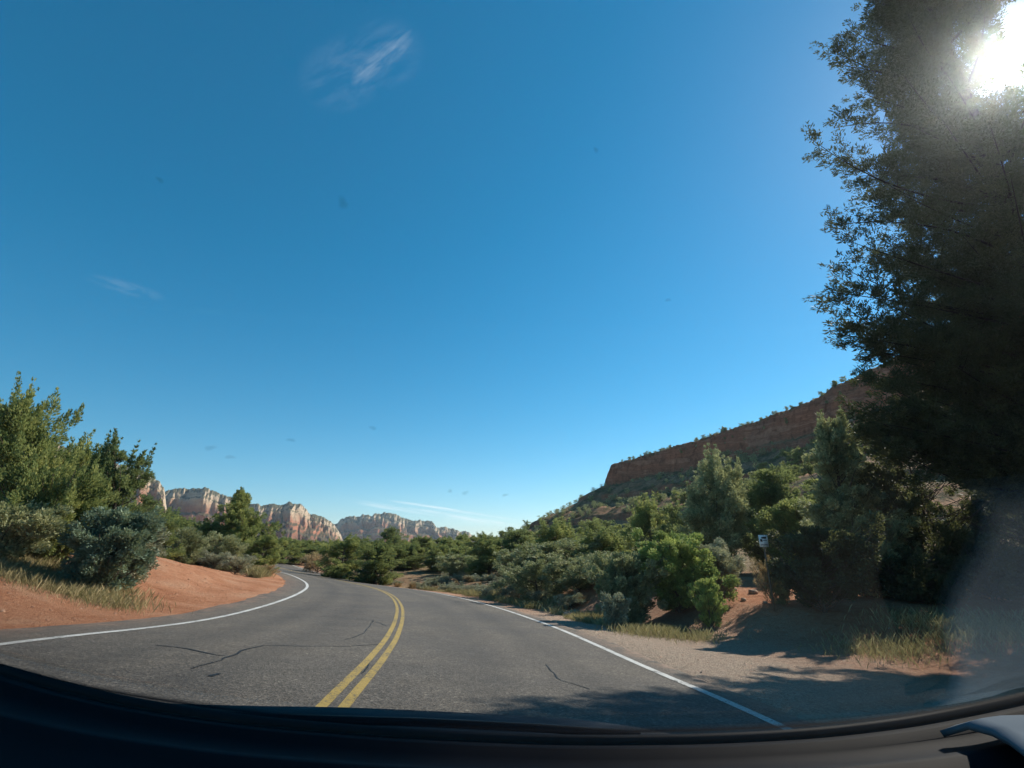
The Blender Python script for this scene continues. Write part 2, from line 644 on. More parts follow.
def tree_geo(seed, H=4.0, R=1.5, prof=None, limbs=46, t0=.08, rise=.35, clump=.34, nleaf=110, ln=.10, wd=.040, lean=(0, 0),
             twig=4, trunk_r=.10, up=.35, wob=.25, top_bias=1.0, flat=.9, mat=None, bark=None, spread=1.0, gap=-.22, spires=0, tip=0):
    """trunk mesh (with its limbs) and crown mesh of one tree or big shrub, base at the origin"""
    rng = np.random.default_rng(seed)
    prof = prof or (lambda t: math.sin(math.pi * min(1, (t * .86 + .14))) ** .7)
    T = Tubes()
    nz = 9
    tz = np.linspace(0, 1, nz)
    tp = np.stack([lean[0] * tz ** 1.3 + wob * .3 * fbm(tz * 3, tz * 0 + seed, seed=seed), lean[1] * tz ** 1.3 + wob * .3 * fbm(tz * 3, tz * 0 + 50, seed=seed + 1), tz * H * .93], 1)
    tp[0, :2] = 0
    T.add(np.vstack([[0, 0, -.25], tp]), np.concatenate([[trunk_r * 1.35], trunk_r * (1 - tz * .88)]), 7)
    C, D, Rr = [], [], []
    for k in range(limbs):
        t = t0 + (1 - t0) * ((k + rng.random()) / limbs) ** top_bias
        az = k * 2.39996 + rng.normal() * .5
        st = np.array([np.interp(max(0.0, t - .10 * rng.random() - .04) * 1.0, tz, tp[:, j]) for j in range(3)])
        ct = np.array([np.interp(t, tz, tp[:, j]) for j in range(3)])
        lob = 1 + .32 * math.sin(az * 2 + seed) * math.sin(t * 7 + seed * 1.7)
        Lr = R * prof(t) * (.62 + .5 * rng.random()) * lob
        dirh = np.array([math.cos(az), math.sin(az), 0])
        end = ct + dirh * Lr + np.array([0, 0, rise * Lr * (.5 + rng.random()) ])
        mid = (st + end) / 2 + np.array([0, 0, -.12 * Lr]) + rng.normal(size=3) * .08 * Lr
        pth = bez(st, mid, end, 6)
        r0 = max(.012, trunk_r * .36 * (1 - t * .7))
        T.add(pth, np.linspace(r0, .006, 6), 4)
        nt_ = max(2, int(round(twig * (.5 + Lr / R))))
        for q in range(nt_):
            u = .30 + .70 * (q + rng.random()) / nt_
            p = bez(st, mid, end, 21)[int(u * 20)]
            side = rng.normal(size=3) * np.array([1, 1, .8])
            side /= np.linalg.norm(side)
            off = side * clump * spread * (.3 + .9 * rng.random())
            C.append(p + off)
            dd_ = dirh * .6 + side * .5
            D.append(dd_ / np.linalg.norm(dd_))
            Rr.append(clump * (.55 + .75 * rng.random()) * (.75 + .35 * (1 - u)))
    # leader
    for q in range(tip):
        C.append(tp[-1] + np.array([rng.normal() * .02 * R, rng.normal() * .02 * R, H * (-.13 + .20 * q / tip)]))
        D.append(np.array([rng.normal() * .3, rng.normal() * .3, 1.0]))
        Rr.append(clump * (1.15 - .95 * q / tip))
    for q in range(4 if not tip else 0):
        C.append(tp[-1] + np.array([rng.normal() * .06 * R, rng.normal() * .06 * R, H * (.07 - .05 * q)]))
        D.append(np.array([0, 0, 1.0]))
        Rr.append(clump * (.35 + .12 * q))
    C, D, Rr = np.array(C), np.array(D), np.array(Rr)
    C[:, 2] = np.maximum(C[:, 2], .10 + .3 * Rr)
    sc_ = 1.9 / max(R, .4)
    open_ = fbm(C[:, 0] * sc_ + seed, C[:, 1] * sc_, C[:, 2] * sc_, seed=seed, octv=2) > gap
    open_[-max(4, tip):] = True
    C, D, Rr = C[open_], D[open_], Rr[open_]
    if spires:
        w_ = C[:, 2] - .25 * H * rng.random(len(C))
        pick = np.argsort(-w_)[:spires * 3]
        pick = rng.choice(pick, min(spires, len(pick)), replace=False)
        cs, ds, rs = [], [], []
        for i in pick:
            sh = clump * (1.1 + 1.5 * rng.random())
            ld = np.array([rng.normal() * .16, rng.normal() * .16, 1.0])
            for j in range(5):
                cs.append(C[i] + ld * sh * (.25 + .32 * j))
                ds.append(ld / np.linalg.norm(ld))
                rs.append(clump * (.62 - .10 * j))
        C, D, Rr = np.vstack([C, cs]), np.vstack([D, ds]), np.concatenate([Rr, rs])
    V, t = leaves(rng, C, D, Rr, nleaf * (Rr / clump) ** 1.7, ln, wd, up, flat=flat)
    V[:, 2] = np.maximum(V[:, 2], .01)
    return T.mesh('trunk', bark or M_BARK), leaf_mesh('crown', V, t, mat or M_JUN)


def dims(me):
    co = np.zeros(len(me.vertices) * 3, np.float32)
    me.vertices.foreach_get('co', co)
    co = co.reshape(-1, 3)
    lo = np.percentile(co, 1.0, axis=0)
    hi = np.percentile(co, 99.0, axis=0)
    return hi - lo, float(np.percentile(co[:, 2], 99.7))


PROTO = {}
FIRST = {}


def proto(key, variants, mat, **kw):
    PROTO[key] = []
    for s in variants:
        tr, cr = tree_geo(s, mat=mat, **kw)
        d, top = dims(cr)
        PROTO[key].append((tr, cr, (d[0] + d[1]) / 2, top))


dome = lambda t: max(.0, 1 - (max(t - .25, 0) / .78) ** 2.2) ** .5 * (.75 + .25 * min(1, t / .25))
cone = lambda t: (1 - t) ** .8 * .95 + .05
oval = lambda t: math.sin(math.pi * (t * .82 + .14)) ** .6

proto('juniper', (1, 2, 3), M_JUN, H=4, R=1.45, prof=dome, limbs=64, clump=.30, nleaf=150, ln=.105, wd=.045, t0=.04, twig=4, spires=26)
proto('pinyon', (5, 6), M_PIN, H=5, R=1.7, prof=oval, limbs=56, clump=.34, nleaf=135, ln=.12, wd=.045, t0=.10, twig=4, rise=.45)
proto('oak', (8, 9, 10), M_OAK, H=2.2, R=1.5, prof=dome, limbs=60, clump=.26, nleaf=130, ln=.085, wd=.05, t0=.03, twig=4, trunk_r=.05, rise=.5)
proto('sage', (12, 13), M_SAGE, H=1.0, R=.8, prof=dome, limbs=44, clump=.17, nleaf=90, ln=.07, wd=.022, t0=.03, twig=3, trunk_r=.025, rise=.8, up=.7)
proto('brush', (15,), M_BROWN, H=1.0, R=.8, prof=dome, limbs=40, clump=.17, nleaf=70, ln=.08, wd=.018, t0=.03, twig=3, trunk_r=.025, rise=.8, up=.7)
# the same kinds, lighter, for far slopes
proto('far_juniper', (21, 22, 23), M_JUN, H=4, R=1.7, prof=dome, limbs=30, clump=.42, nleaf=42, ln=.26, wd=.14, t0=.04, twig=3)
proto('far_scrub', (25, 26), M_OAK, H=2, R=1.5, prof=dome, limbs=22, clump=.36, nleaf=36, ln=.22, wd=.13, t0=.03, twig=3, trunk_r=.05)

_rng = random.Random(77)
TREES = []


def stand(name, meshes, label, cat, loc, sc, rot, group=None, parts=True):
    """one plant: an Empty at its foot with trunk and crown"""
    e = empty(name, loc)
    e.scale = sc
    e.rotation_euler = (0, 0, rot)
    tag(e, label, cat, group)
    obj('trunk', meshes[0], e)
    obj('crown', meshes[1], e)
    return e


def plant(kind, name, label, cat, px, ytop, wpx, Y, group=None, var=None, zoff=0.0, rot=None):
    """stand a plant at distance Y so that it is as tall and wide as it looks"""
    lst = PROTO[kind]
    tr, cr, W, Ht = lst[_rng.randrange(len(lst)) if var is None else var % len(lst)]
    x = ray(px, 560)[0] * Y
    z = gz(x, Y) + zoff
    top = at(px, ytop, Y)[2]
    h = max(.25, top - z)
    depth = Y * CP + (z + h * .5 - CAMZ) * SP
    w = wpx * depth / F
    return stand(name, (tr, cr), label, cat, (x, Y, z - .03), (w / W, w / W, h / Ht), _rng.random() * 6.28 if rot is None else rot, group)


def unique(name, label, cat, px, ytop, wpx, Y, seed, mat, ltop=None, zoff=0.0, **kw):
    """a plant built for its own place; ltop: the column its tip is seen in"""
    x = ray(px, 575)[0] * Y
    z = gz(x, Y) + zoff
    tip = at(px if ltop is None else ltop, ytop, Y)
    h = tip[2] - z
    depth = Y * CP + (z + h * .5 - CAMZ) * SP
    w = wpx * depth / F
    lean = ((tip[0] - x) * .9, 0) if ltop is not None else (0, 0)
    tr, cr = tree_geo(seed, H=h, R=w * .5, mat=mat, lean=lean, **kw)
    return stand(name, (tr, cr), label, cat, (x, Y, z - .03), (1, 1, 1), 0.0)


# ------------------------------------------------------------------ left roadside cluster
pillar = lambda t: (1 - t) ** .55 * (.75 + .25 * min(1, t / .2))
rag = lambda t: max(.12, math.sin(math.pi * (t * .80 + .16)) ** .8)
unique('juniper_tree', 'tallest juniper at the left edge, olive green with a ragged pointed top', 'tree', 8, 402, 100, 14.5, 401, M_JUN, ltop=12, prof=pillar, limbs=120, clump=.28, nleaf=170, ln=.10, wd=.036, twig=6, trunk_r=.13, rise=.9, flat=1.35, up=.8, gap=-.12, spires=70)
unique('juniper_tree', 'dense juniper cut by the left picture edge behind the roadside grass', 'tree', -58, 420, 110, 15.5, 402, M_JUN, ltop=-50, prof=pillar, limbs=90, clump=.32, nleaf=150, ln=.11, wd=.04, twig=6, trunk_r=.13, rise=.9, flat=1.35, up=.8, spires=50)
unique('juniper_tree', 'narrow yellowish juniper between the tall left tree and the open topped pinyon', 'tree', 66, 452, 66, 16.5, 403, M_JUN, ltop=74, prof=pillar, limbs=90, clump=.23, nleaf=160, ln=.10, wd=.036, twig=6, rise=1.0, flat=1.5, up=.9, spires=50)
unique('pinyon_tree', 'open topped dark pinyon with bare twisting limbs beside the red bank', 'tree', 106, 442, 66, 16.0, 404, M_PIN, ltop=116, prof=rag, limbs=60, clump=.20, nleaf=120, ln=.11, wd=.034, twig=6, t0=.16, rise=.55, spread=1.2, gap=-.12, spires=20)
unique('juniper_tree', 'round olive juniper low in front of the tall left edge tree', 'tree', 34, 492, 82, 13.8, 405, M_JUN, prof=dome, limbs=90, clump=.22, nleaf=170, ln=.095, wd=.036, twig=6, rise=.9, flat=1.3, up=.8, spires=50)
unique('shrub', 'blue green rounded shrub at the foot of the open topped pinyon', 'shrub', 104, 516, 76, 13.2, 406, M_BLUE, prof=dome, limbs=80, clump=.22, nleaf=200, ln=.085, wd=.040, twig=5, trunk_r=.05, rise=.5)
unique('shrub', 'dark green shrub at the left picture edge above the grass', 'shrub', -8, 512, 80, 12.6, 407, M_OAK, prof=dome, limbs=70, clump=.22, nleaf=170, ln=.085, wd=.042, twig=5, trunk_r=.05, rise=.5)
unique('shrub', 'grey green shrub between the blue green shrub and the crest of the red bank', 'shrub', 134, 520, 34, 15.0, 408, M_SAGE, prof=dome, limbs=50, clump=.20, nleaf=110, ln=.08, wd=.035, twig=4, trunk_r=.04, rise=.5)

# ------------------------------------------------------------------ behind the red bank
plant('juniper', 'shrub', 'low olive shrub behind the crest of the red bank next to the blue green shrub', 'shrub', 152, 516, 36, 27)
plant('oak', 'shrub', 'wide low scrub behind the middle of the red bank crest', 'shrub', 176, 524, 46, 30)
plant('juniper', 'juniper_tree', 'small rounded juniper at the left foot of the pointed juniper', 'tree', 200, 522, 40, 36)
unique('juniper_tree', 'pointed cone shaped juniper standing alone above the end of the red bank', 'tree', 237, 486, 112, 37, 410, M_JUN, ltop=241, prof=lambda t: ((1 - t) ** .92 * .96 + .02) * (1 + .07 * math.sin(t * 31)), limbs=190, clump=.28, nleaf=110, ln=.14, wd=.06, twig=5, trunk_r=.16, wob=.2, rise=.25, flat=1.0, gap=-.4, tip=14)
plant('juniper', 'juniper_tree', 'round bright juniper leaning on the right side of the pointed juniper', 'tree', 262, 533, 36, 35)
plant('oak', 'shrub', 'dense green shrub in front of the pointed juniper trunk', 'shrub', 222, 532, 40, 33)
plant('sage', 'shrub', 'pale sage bush on the bank left of the pointed juniper foot', 'shrub', 214, 550, 26, 30)
plant('sage', 'shrub', 'pale sage bush on the bank below the pointed juniper', 'shrub', 238, 552, 30, 30)
plant('brush', 'shrub', 'dry straw coloured brush at the low tip of the red bank', 'shrub', 268, 564, 22, 33)
for px, yt, wd_, Y in ((128, 502, 60, 60), (150, 508, 50, 66), (172, 518, 56, 58), (190, 526, 44, 64), (207, 529, 44, 58), (283, 538, 36, 70), (158, 516, 46, 44), (186, 528, 36, 46), (300, 541, 30, 95), (276, 538, 40, 95), (262, 536, 34, 110), (138, 508, 44, 48), (222, 532, 36, 100), (246, 535, 36, 105)):
    plant('juniper', 'juniper_tree', 'juniper in the belt of trees beyond the red bank', 'tree', px, yt, wd_, Y, 'junipers in the belt beyond the red bank')

# ------------------------------------------------------------------ outside of the bend
plant('juniper', 'juniper_tree', 'left one of two round junipers standing at the outer edge of the bend', 'tree', 343, 536, 46, 50)
plant('juniper', 'juniper_tree', 'right one of two round junipers at the outer edge of the bend', 'tree', 377, 539, 50, 46)
plant('brush', 'shrub', 'reddish brown dry brush left of the two round junipers', 'shrub', 319, 552, 34, 58)
plant('sage', 'shrub', 'pale brush beyond the bend where the road disappears', 'shrub', 300, 555, 30, 72)
plant('pinyon', 'pinyon_tree', 'dark taller pinyon rising behind the two round junipers', 'tree', 390, 527, 30, 78)
far_row = ((290, 538, 34, 120), (306, 540, 34, 110), (322, 541, 30, 130), (336, 540, 34, 95), (352, 537, 30, 120), (366, 541, 34, 100), (402, 539, 36, 86), (420, 536, 34, 92), (436, 538, 36, 98), (452, 537, 40, 80), (468, 534, 40, 88), (484, 533, 40, 84), (412, 543, 36, 68),
           (440, 544, 40, 64), (330, 546, 30, 80), (312, 546, 26, 88), (296, 545, 24, 100), (394, 545, 36, 66), (462, 545, 36, 60))
for px, yt, wd_, Y in far_row:
    plant('juniper', 'juniper_tree', 'juniper in the distant row between the bend and the far mountains', 'tree', px, yt, wd_, Y, 'junipers in the distant row past the bend')
# flat of sage brush on the outside of the bend
srng = random.Random(9)
for k in range(200):
    s = srng.uniform(19, 50)
    o = srng.uniform(5.9, 17)
    q = road_pt(np.array([s]), o)[0]
    tr, cr, W, Ht = srng.choice(PROTO['sage'] + PROTO['sage'] + PROTO['brush'])
    h = srng.uniform(.32, .75)
    w_ = h * srng.uniform(1.2, 2.0)
    stand('sagebrush', (tr, cr), 'low pale sagebrush on the flat outside the bend', 'shrub', (q[0], q[1], gz(q[0], q[1]) - .03), (w_ / W, w_ / W, h / Ht), srng.random() * 6.28, 'sagebrush on the flat outside the bend')

# ------------------------------------------------------------------ right hand brush, back to front
R_ROW = [
    ('juniper', 'juniper_tree', 'grey green juniper first of the brush line right of the sagebrush flat', 490, 538, 50, 50),
    ('pinyon', 'pinyon_tree', 'dark green pinyon above the sagebrush flat', 520, 529, 56, 52),
    ('juniper', 'juniper_tree', 'broad olive juniper under the lower end of the mesa slope', 556, 520, 66, 46),
    ('pinyon', 'pinyon_tree', 'upright pinyon between the mesa slope and the scrub oak thicket', 596, 520, 60, 42),
    ('juniper', 'juniper_tree', 'pointed pale juniper below the corner of the red cliff', 652, 498, 44, 40),
    ('pinyon', 'pinyon_tree', 'dark pinyon filling the gap left of the tall pale tree', 682, 504, 60, 36),
    ('oak', 'shrub', 'low grey oak scrub at the right end of the sagebrush flat', 462, 553, 50, 56),
    ('oak', 'shrub', 'grey green oak scrub above the white line of the road', 526, 550, 62, 31),
    ('oak', 'shrub', 'tall rounded oak scrub in the middle of the thicket', 556, 538, 84, 30),
    ('juniper', 'juniper_tree', 'bushy yellow green juniper in the middle of the thicket', 604, 528, 70, 30),
    ('oak', 'shrub', 'dense oak scrub low over the small red bank', 536, 560, 64, 25),
    ('oak', 'shrub', 'wide oak scrub hanging over the red bank', 578, 556, 78, 23),
    ('oak', 'shrub', 'dark oak scrub left of the bright green bush', 620, 552, 66, 20),
]
for kind, nm, lb, px, yt, wd_, Y in R_ROW:
    plant(kind, nm, lb, 'tree' if nm != 'shrub' else 'shrub', px, yt, wd_, Y)
unique('shrub', 'big bright green bush beside the red dirt path', 'shrub', 676, 540, 98, 16.0, 420, M_BRIGHT, prof=dome, limbs=90, clump=.22, nleaf=230, ln=.085, wd=.040, twig=5, trunk_r=.05, rise=.5)
unique('shrub', 'sage green bush grown into the left side of the big bright bush', 'shrub', 626, 553, 80, 15.8, 421, M_OAK, prof=dome, limbs=70, clump=.20, nleaf=190, ln=.075, wd=.036, twig=5, trunk_r=.05, rise=.5)
unique('shrub', 'pale sage bush between the bright bush and the red dirt path', 'shrub', 712, 548, 52, 16.6, 422, M_SAGE, prof=dome, limbs=70, clump=.18, nleaf=170, ln=.08, wd=.030, twig=5, trunk_r=.04, rise=.6)
unique('shrub', 'small grey bush at the roadside in front of the bright bush', 'shrub', 612, 594, 26, 14.0, 423, M_SAGE, prof=dome, limbs=46, clump=.13, nleaf=110, ln=.06, wd=.024, twig=4, trunk_r=.025, rise=.7)
unique('shrub', 'yellow green leafy clump at the edge of the red dirt path', 'shrub', 704, 580, 34, 14.2, 424, M_BRIGHT, prof=dome, limbs=40, clump=.11, nleaf=110, ln=.07, wd=.026, twig=4, trunk_r=.02, rise=.8, up=.8)
unique('pinyon_tree', 'tall pale green tree with an uneven top below the red cliff', 'tree', 716, 462, 66, 23, 430, M_OAK, ltop=718, spires=40, prof=rag, limbs=90, clump=.40, nleaf=210, ln=.12, wd=.052, twig=5, t0=.10, spread=1.15)
unique('juniper_tree', 'dark rounded juniper between the tall pale tree and the white sign', 'tree', 776, 466, 66, 23.5, 431, M_PIN, ltop=774, prof=oval, limbs=84, clump=.40, nleaf=210, ln=.12, wd=.050, twig=5, t0=.06)
unique('juniper_tree', 'pale feathery juniper reaching up beside the huge dark tree', 'tree', 846, 420, 84, 15.5, 432, M_OAK, ltop=836, spires=40, prof=lambda t: (1 - t) ** .55 * .9 + .08, limbs=90, clump=.24, nleaf=150, ln=.12, wd=.038, twig=5, t0=.06, spread=1.25, rise=.7, gap=-.05)
unique('juniper_tree', 'olive juniper behind the white sign', 'tree', 806, 500, 70, 20.5, 433, M_JUN, prof=dome, limbs=80, clump=.30, nleaf=190, ln=.11, wd=.045, twig=5)
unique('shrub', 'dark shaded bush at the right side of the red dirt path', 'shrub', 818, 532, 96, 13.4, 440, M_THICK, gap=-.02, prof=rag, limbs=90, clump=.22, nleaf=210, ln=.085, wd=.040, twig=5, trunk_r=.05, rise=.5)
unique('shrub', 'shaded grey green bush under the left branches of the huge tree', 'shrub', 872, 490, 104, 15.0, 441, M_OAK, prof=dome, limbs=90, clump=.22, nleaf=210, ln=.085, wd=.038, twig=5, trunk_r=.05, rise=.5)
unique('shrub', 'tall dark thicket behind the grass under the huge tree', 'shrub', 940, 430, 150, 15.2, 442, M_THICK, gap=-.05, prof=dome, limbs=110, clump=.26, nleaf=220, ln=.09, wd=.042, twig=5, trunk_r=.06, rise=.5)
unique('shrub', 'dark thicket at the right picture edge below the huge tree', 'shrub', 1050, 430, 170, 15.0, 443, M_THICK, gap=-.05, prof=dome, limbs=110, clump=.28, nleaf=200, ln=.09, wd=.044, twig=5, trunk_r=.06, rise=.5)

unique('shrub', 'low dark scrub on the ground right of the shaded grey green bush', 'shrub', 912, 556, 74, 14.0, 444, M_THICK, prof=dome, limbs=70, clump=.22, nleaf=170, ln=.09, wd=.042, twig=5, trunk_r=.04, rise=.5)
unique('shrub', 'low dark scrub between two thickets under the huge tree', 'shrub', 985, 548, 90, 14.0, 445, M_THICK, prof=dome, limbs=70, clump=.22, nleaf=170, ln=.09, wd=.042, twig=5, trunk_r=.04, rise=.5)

# ------------------------------------------------------------------ the huge dark tree on the right
def huge_tree():
    rng = np.random.default_rng(500)
    base = np.array([13.4, 11.2, gz(13.4, 11.2)])
    Ht = 23.0
    tz = np.linspace(0, 1, 14)
    tp = np.stack([base[0] + .9 * tz + .25 * np.sin(tz * 6), base[1] - .2 * tz + .2 * np.sin(tz * 5 + 1), base[2] + tz * Ht], 1)
    T = Tubes()
    T.add(np.vstack([base - [0, 0, .3], tp]), np.concatenate([[.45], .33 * (1 - tz * .92) + .01]), 10)
    C, D, Rr = [], [], []

    def tw(t):
        return np.array([np.interp(t, tz, tp[:, j]) for j in range(3)])

    sunv = np.array(Vector(ray(1003, 60)).normalized())

    def near_sun(Q):
        d = Q - np.array([0, 0, CAMZ])
        return bool((np.linalg.norm(d - (d @ sunv)[:, None] * sunv, axis=1) < .58).any())

    def limb(end, sag=-.07, r0=.04, n=20, cl=.36, start=.25):
        hgt = (end[2] - base[2]) / Ht
        L0 = np.linalg.norm(end[:2] - tw(min(.97, max(.03, hgt)))[:2])
        st = tw(min(.96, max(.04, hgt - .02 - .05 * rng.random())))
        mid = (st + end) / 2 + np.array([0, 0, sag * L0]) + rng.normal(size=3) * .09 * L0
        pth = bez(st, mid, end, 9)
        if near_sun(bez(st, mid, end, 41)):
            return
        T.add(pth, np.linspace(r0, .005, 9), 5)
        for q in range(n):
            u = start + (1 - start) * ((q + rng.random()) / n)
            k = u * 40
            line = bez(st, mid, end, 41)
            p = line[min(40, int(k))]
            tg = line[min(40, int(k) + 1)] - line[max(0, int(k) - 1)]
            tg /= np.linalg.norm(tg)
            side = rng.normal(size=3)
            side[2] *= .45
            side -= tg * (side @ tg) * .7
            side /= np.linalg.norm(side)
            reach = cl * (.35 + 1.5 * rng.random()) * (1.15 - .75 * u)
            dr = tg * .75 + side * .65 + np.array([0, 0, .15])
            dr /= np.linalg.norm(dr)
            c_ = p + side * reach + tg * reach * .3
            if reach > .35 and not near_sun(np.array([p, c_])):
                T.add(np.array([p, (p + c_) / 2 + [0, 0, -.03], c_]), np.array([.008, .005, .003]), 3)
            # a spray: a few clumps strung along the twig
            for w_ in range(4):
                C.append(p + (c_ - p) * (.35 + .65 * rng.random()) + dr * (w_ * .13) + rng.normal(size=3) * .05)
                D.append(dr)
                Rr.append(cl * (.26 + .30 * rng.random()) * (1.05 - .35 * u))

    # branch tips against the sky
    tips = [(868, 2, 8.4), (880, -40, 8.6), (852, 30, 8.2), (828, 46, 7.9), (846, 66, 8.0), (860, 92, 8.2), (810, 138, 7.6), (834, 128, 7.8), (842, 152, 7.8), (858, 176, 8.0), (870, 200, 8.2), (826, 226, 7.5), (846, 240, 7.7), (832, 262, 7.6), (824, 291, 7.5), (838, 302, 7.6), (846, 326, 7.7), (852, 345, 7.8), (858, 372, 7.9), (866, 400, 8.0), (848, 430, 8.4), (900, 60, 8.6), (905, 120, 8.4), (890, 250, 8.0), (880, 330, 8.0), (900, 420, 8.2), (905, 20, 8.8), (930, 5, 9.0), (955, -30, 9.2), (985, 12, 9.3), (1015, 0, 9.6), (872, 352, 7.9), (884, 386, 8.0), (870, 425, 8.2), (890, 452, 8.2), (935, 430, 8.4), (925, 380, 8.2), (890, 330, 7.8), (915, 300, 7.9), (960, 390, 8.2), (1000, 420, 8.5), (868, 372, 7.6), (862, 412, 7.7), (880, 440, 7.8), (896, 408, 7.8), (930, 330, 7.9), (960, 440, 8.2), (1000, 340, 8.4), (876, 440, 8.0), (900, 448, 8.1), (862, 420, 7.9), (845, 335, 7.7), (856, 318, 7.7), (840, 278, 7.6)]
    for px, py, Y in tips:
        limb(at(px, py, Y * 1.34), n=30 if py > 250 else 25, cl=.44)
    # the rest of the crown
    for k in range(200):
        t = .06 + .93 * ((k + rng.random()) / 200)
        az = k * 2.39996 + rng.normal() * .4
        R = np.interp(t, [0, .1, .3, .5, .7, .85, 1], [3.4, 4.7, 5.2, 4.3, 3.0, 1.8, .3]) * (.6 + .5 * rng.random())
        if t < .19 and (math.sin(az) > -.1 or math.cos(az) < 0):
            continue
        if math.sin(az) > 0 and t < .45:
            R *= .7
        if t > .40 and rng.random() < .28:
            continue
        e = tw(t) + np.array([math.cos(az) * R, math.sin(az) * R, .28 * R * (rng.random() - .1)])
        # keep clear of the line of tips so that the outline stays ragged
        d = e - np.array([0, 0, CAMZ])
        wv = d[1] * CP + d[2] * SP
        pxx = 512 + F * d[0] / max(wv, .3)
        if pxx < 872:
            e = e + np.array([(900 - pxx) * wv / F, 0, 0])
        limb(e, n=24, cl=.52, start=.08)
    C, D, Rr = np.array(C), np.array(D), np.array(Rr)
    sun = Vector(ray(1003, 60)).normalized()
    sv_ = np.array(sun)

    def keep(Pp):
        d = Pp - np.array([0, 0, CAMZ])
        al_ = d @ sv_
        off = np.linalg.norm(d - al_[:, None] * sv_, axis=1)
        lim = .40 + .30 * fbm(Pp[:, 0] * 1.3, Pp[:, 1] * 1.3, Pp[:, 2] * 1.3, seed=4)
        return off > lim

    V, t = leaves(rng, C, D, Rr, 66 * (Rr / .24) ** 1.5, .105, .027, .05, keep=keep)
    print('huge tree leaves', len(V) // 4)
    e = empty('evergreen_tree', tuple(base))
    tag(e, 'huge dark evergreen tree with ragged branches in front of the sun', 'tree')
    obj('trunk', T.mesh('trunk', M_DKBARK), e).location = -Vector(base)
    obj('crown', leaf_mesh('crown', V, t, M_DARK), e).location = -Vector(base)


huge_tree()

# ------------------------------------------------------------------ grass
def grass(name, label, pts, hmin, hmax, blades, spread, seed, lean=.85):
    blades = int(blades * 3.2)
    rng = np.random.default_rng(seed)
    pts = np.asarray(pts)
    n = len(pts) * blades
    idx = np.repeat(np.arange(len(pts)), blades)
    xy = pts[idx, :2] + rng.normal(size=(n, 2)) * spread
    z = ground(xy[:, 0], xy[:, 1]) - .02
    h = (hmin + (hmax - hmin) * rng.random(n) ** 1.6) * pts[idx, 2]
    a = rng.random(n) * 6.28
    lx, ly = np.cos(a) * h * lean * rng.random(n), np.sin(a) * h * lean * rng.random(n)
    b = rng.random(n) * 6.28
    w_ = .0011 + .0016 * rng.random(n)
    P0 = np.stack([xy[:, 0] - np.cos(b) * w_, xy[:, 1] - np.sin(b) * w_, z], 1)
    P1 = np.stack([xy[:, 0] + np.cos(b) * w_, xy[:, 1] + np.sin(b) * w_, z], 1)
    P2 = np.stack([xy[:, 0] + lx * .4 + np.cos(b) * w_ * .8, xy[:, 1] + ly * .4 + np.sin(b) * w_ * .8, z + h * .6], 1)
    P3 = np.stack([xy[:, 0] + lx, xy[:, 1] + ly, z + h], 1)
    V = np.stack([P0, P1, P2, P3], 1).reshape(-1, 3)
    t = np.repeat(np.clip(.5 + .25 * rng.normal(size=len(pts)), 0, 1)[idx] + .12 * rng.normal(size=n), 4)
    o = obj(name, mesh_from(name, V, [np.arange(len(V)).reshape(-1, 4)], M_GRASS, False, {'tint': np.clip(t, 0, 1)}))
    tag(o, label, 'grass', kind='stuff')


grng = np.random.default_rng(31)


def gpts(n, x0, x1, Y0, Y1, seed, scale=1.0):
    r = np.random.default_rng(seed)
    out = []
    while len(out) < n:
        px, Y = r.uniform(x0, x1), r.uniform(Y0, Y1)
        x = ray(px, 600)[0] * Y
        i, o, a, d = road_frame(np.array([x]), np.array([Y]))
        if -PL - .9 < o[0] < PR + .9:
            continue
        if fbm(x / .9, Y / .9, seed=seed) < -.10:
            continue
        out.append((x, Y, scale * r.uniform(.6, 1.15)))
    return out


grass('grass', 'tall pale grass at the foot of the left junipers', gpts(300, -60, 130, 11.6, 13.8, 1), .04, .30, 26, .38, 41, .75)
grass('grass', 'dry grass edging the gravel under the huge tree', gpts(210, 835, 1060, 10.2, 12.4, 2), .03, .24, 22, .36, 42, .75)
grass('grass', 'straw coloured grass at the roadside before the bright bush', gpts(80, 630, 700, 12.4, 14.4, 3, 1.0), .04, .26, 26, .32, 43, .8)
grass('grass', 'thin dry grass along the far edge of the bend', gpts(230, 395, 560, 18, 40, 4, 1.0), .14, .38, 30, .18, 44)
grass('grass', 'pale grass at the tip of the red bank', gpts(60, 250, 284, 30, 39, 5, 1.1), .2, .55, 40, .16, 45)
grass('grass', 'sparse grass on the verge below the thicket', gpts(70, 540, 625, 14, 19, 6, .9), .10, .28, 34, .10, 46)

# ------------------------------------------------------------------ rocks, sign
m, nt = new_mat('pale_red_rock')
n_ = noise_n(nt, pos(nt), 7, 5, .65)
finish(nt, ramp(nt, n_, [(.3, (.26, .15, .10)), (.55, (.42, .30, .22)), (.75, (.55, .44, .35))]), .9, n_, .6, .03)
M_ROCK = m

def rock_mesh(seed, mat):
    u = np.linspace(0, math.pi, 11)
    v = np.linspace(0, 2 * math.pi, 15)[:-1]
    U, Vv = np.meshgrid(u, v, indexing='ij')
    n = np.stack([np.sin(U) * np.cos(Vv), np.sin(U) * np.sin(Vv), np.cos(U)], -1).reshape(-1, 3)
    r = 1 + .45 * fbm(n[:, 0] * 1.4, n[:, 1] * 1.4, n[:, 2] * 1.4 + seed, seed=seed, octv=3)
    P = n * r[:, None] * [.5, .42, .34]
    P = np.round(P * 7) / 7 * .35 + P * .65
    a = np.arange(11 * 14).reshape(11, 14)
    b = np.roll(a, -1, 1)
    q = np.stack([a[:-1], b[:-1], b[1:], a[1:]], -1).reshape(-1, 4)
    return mesh_from('rock', P, [q], mat)


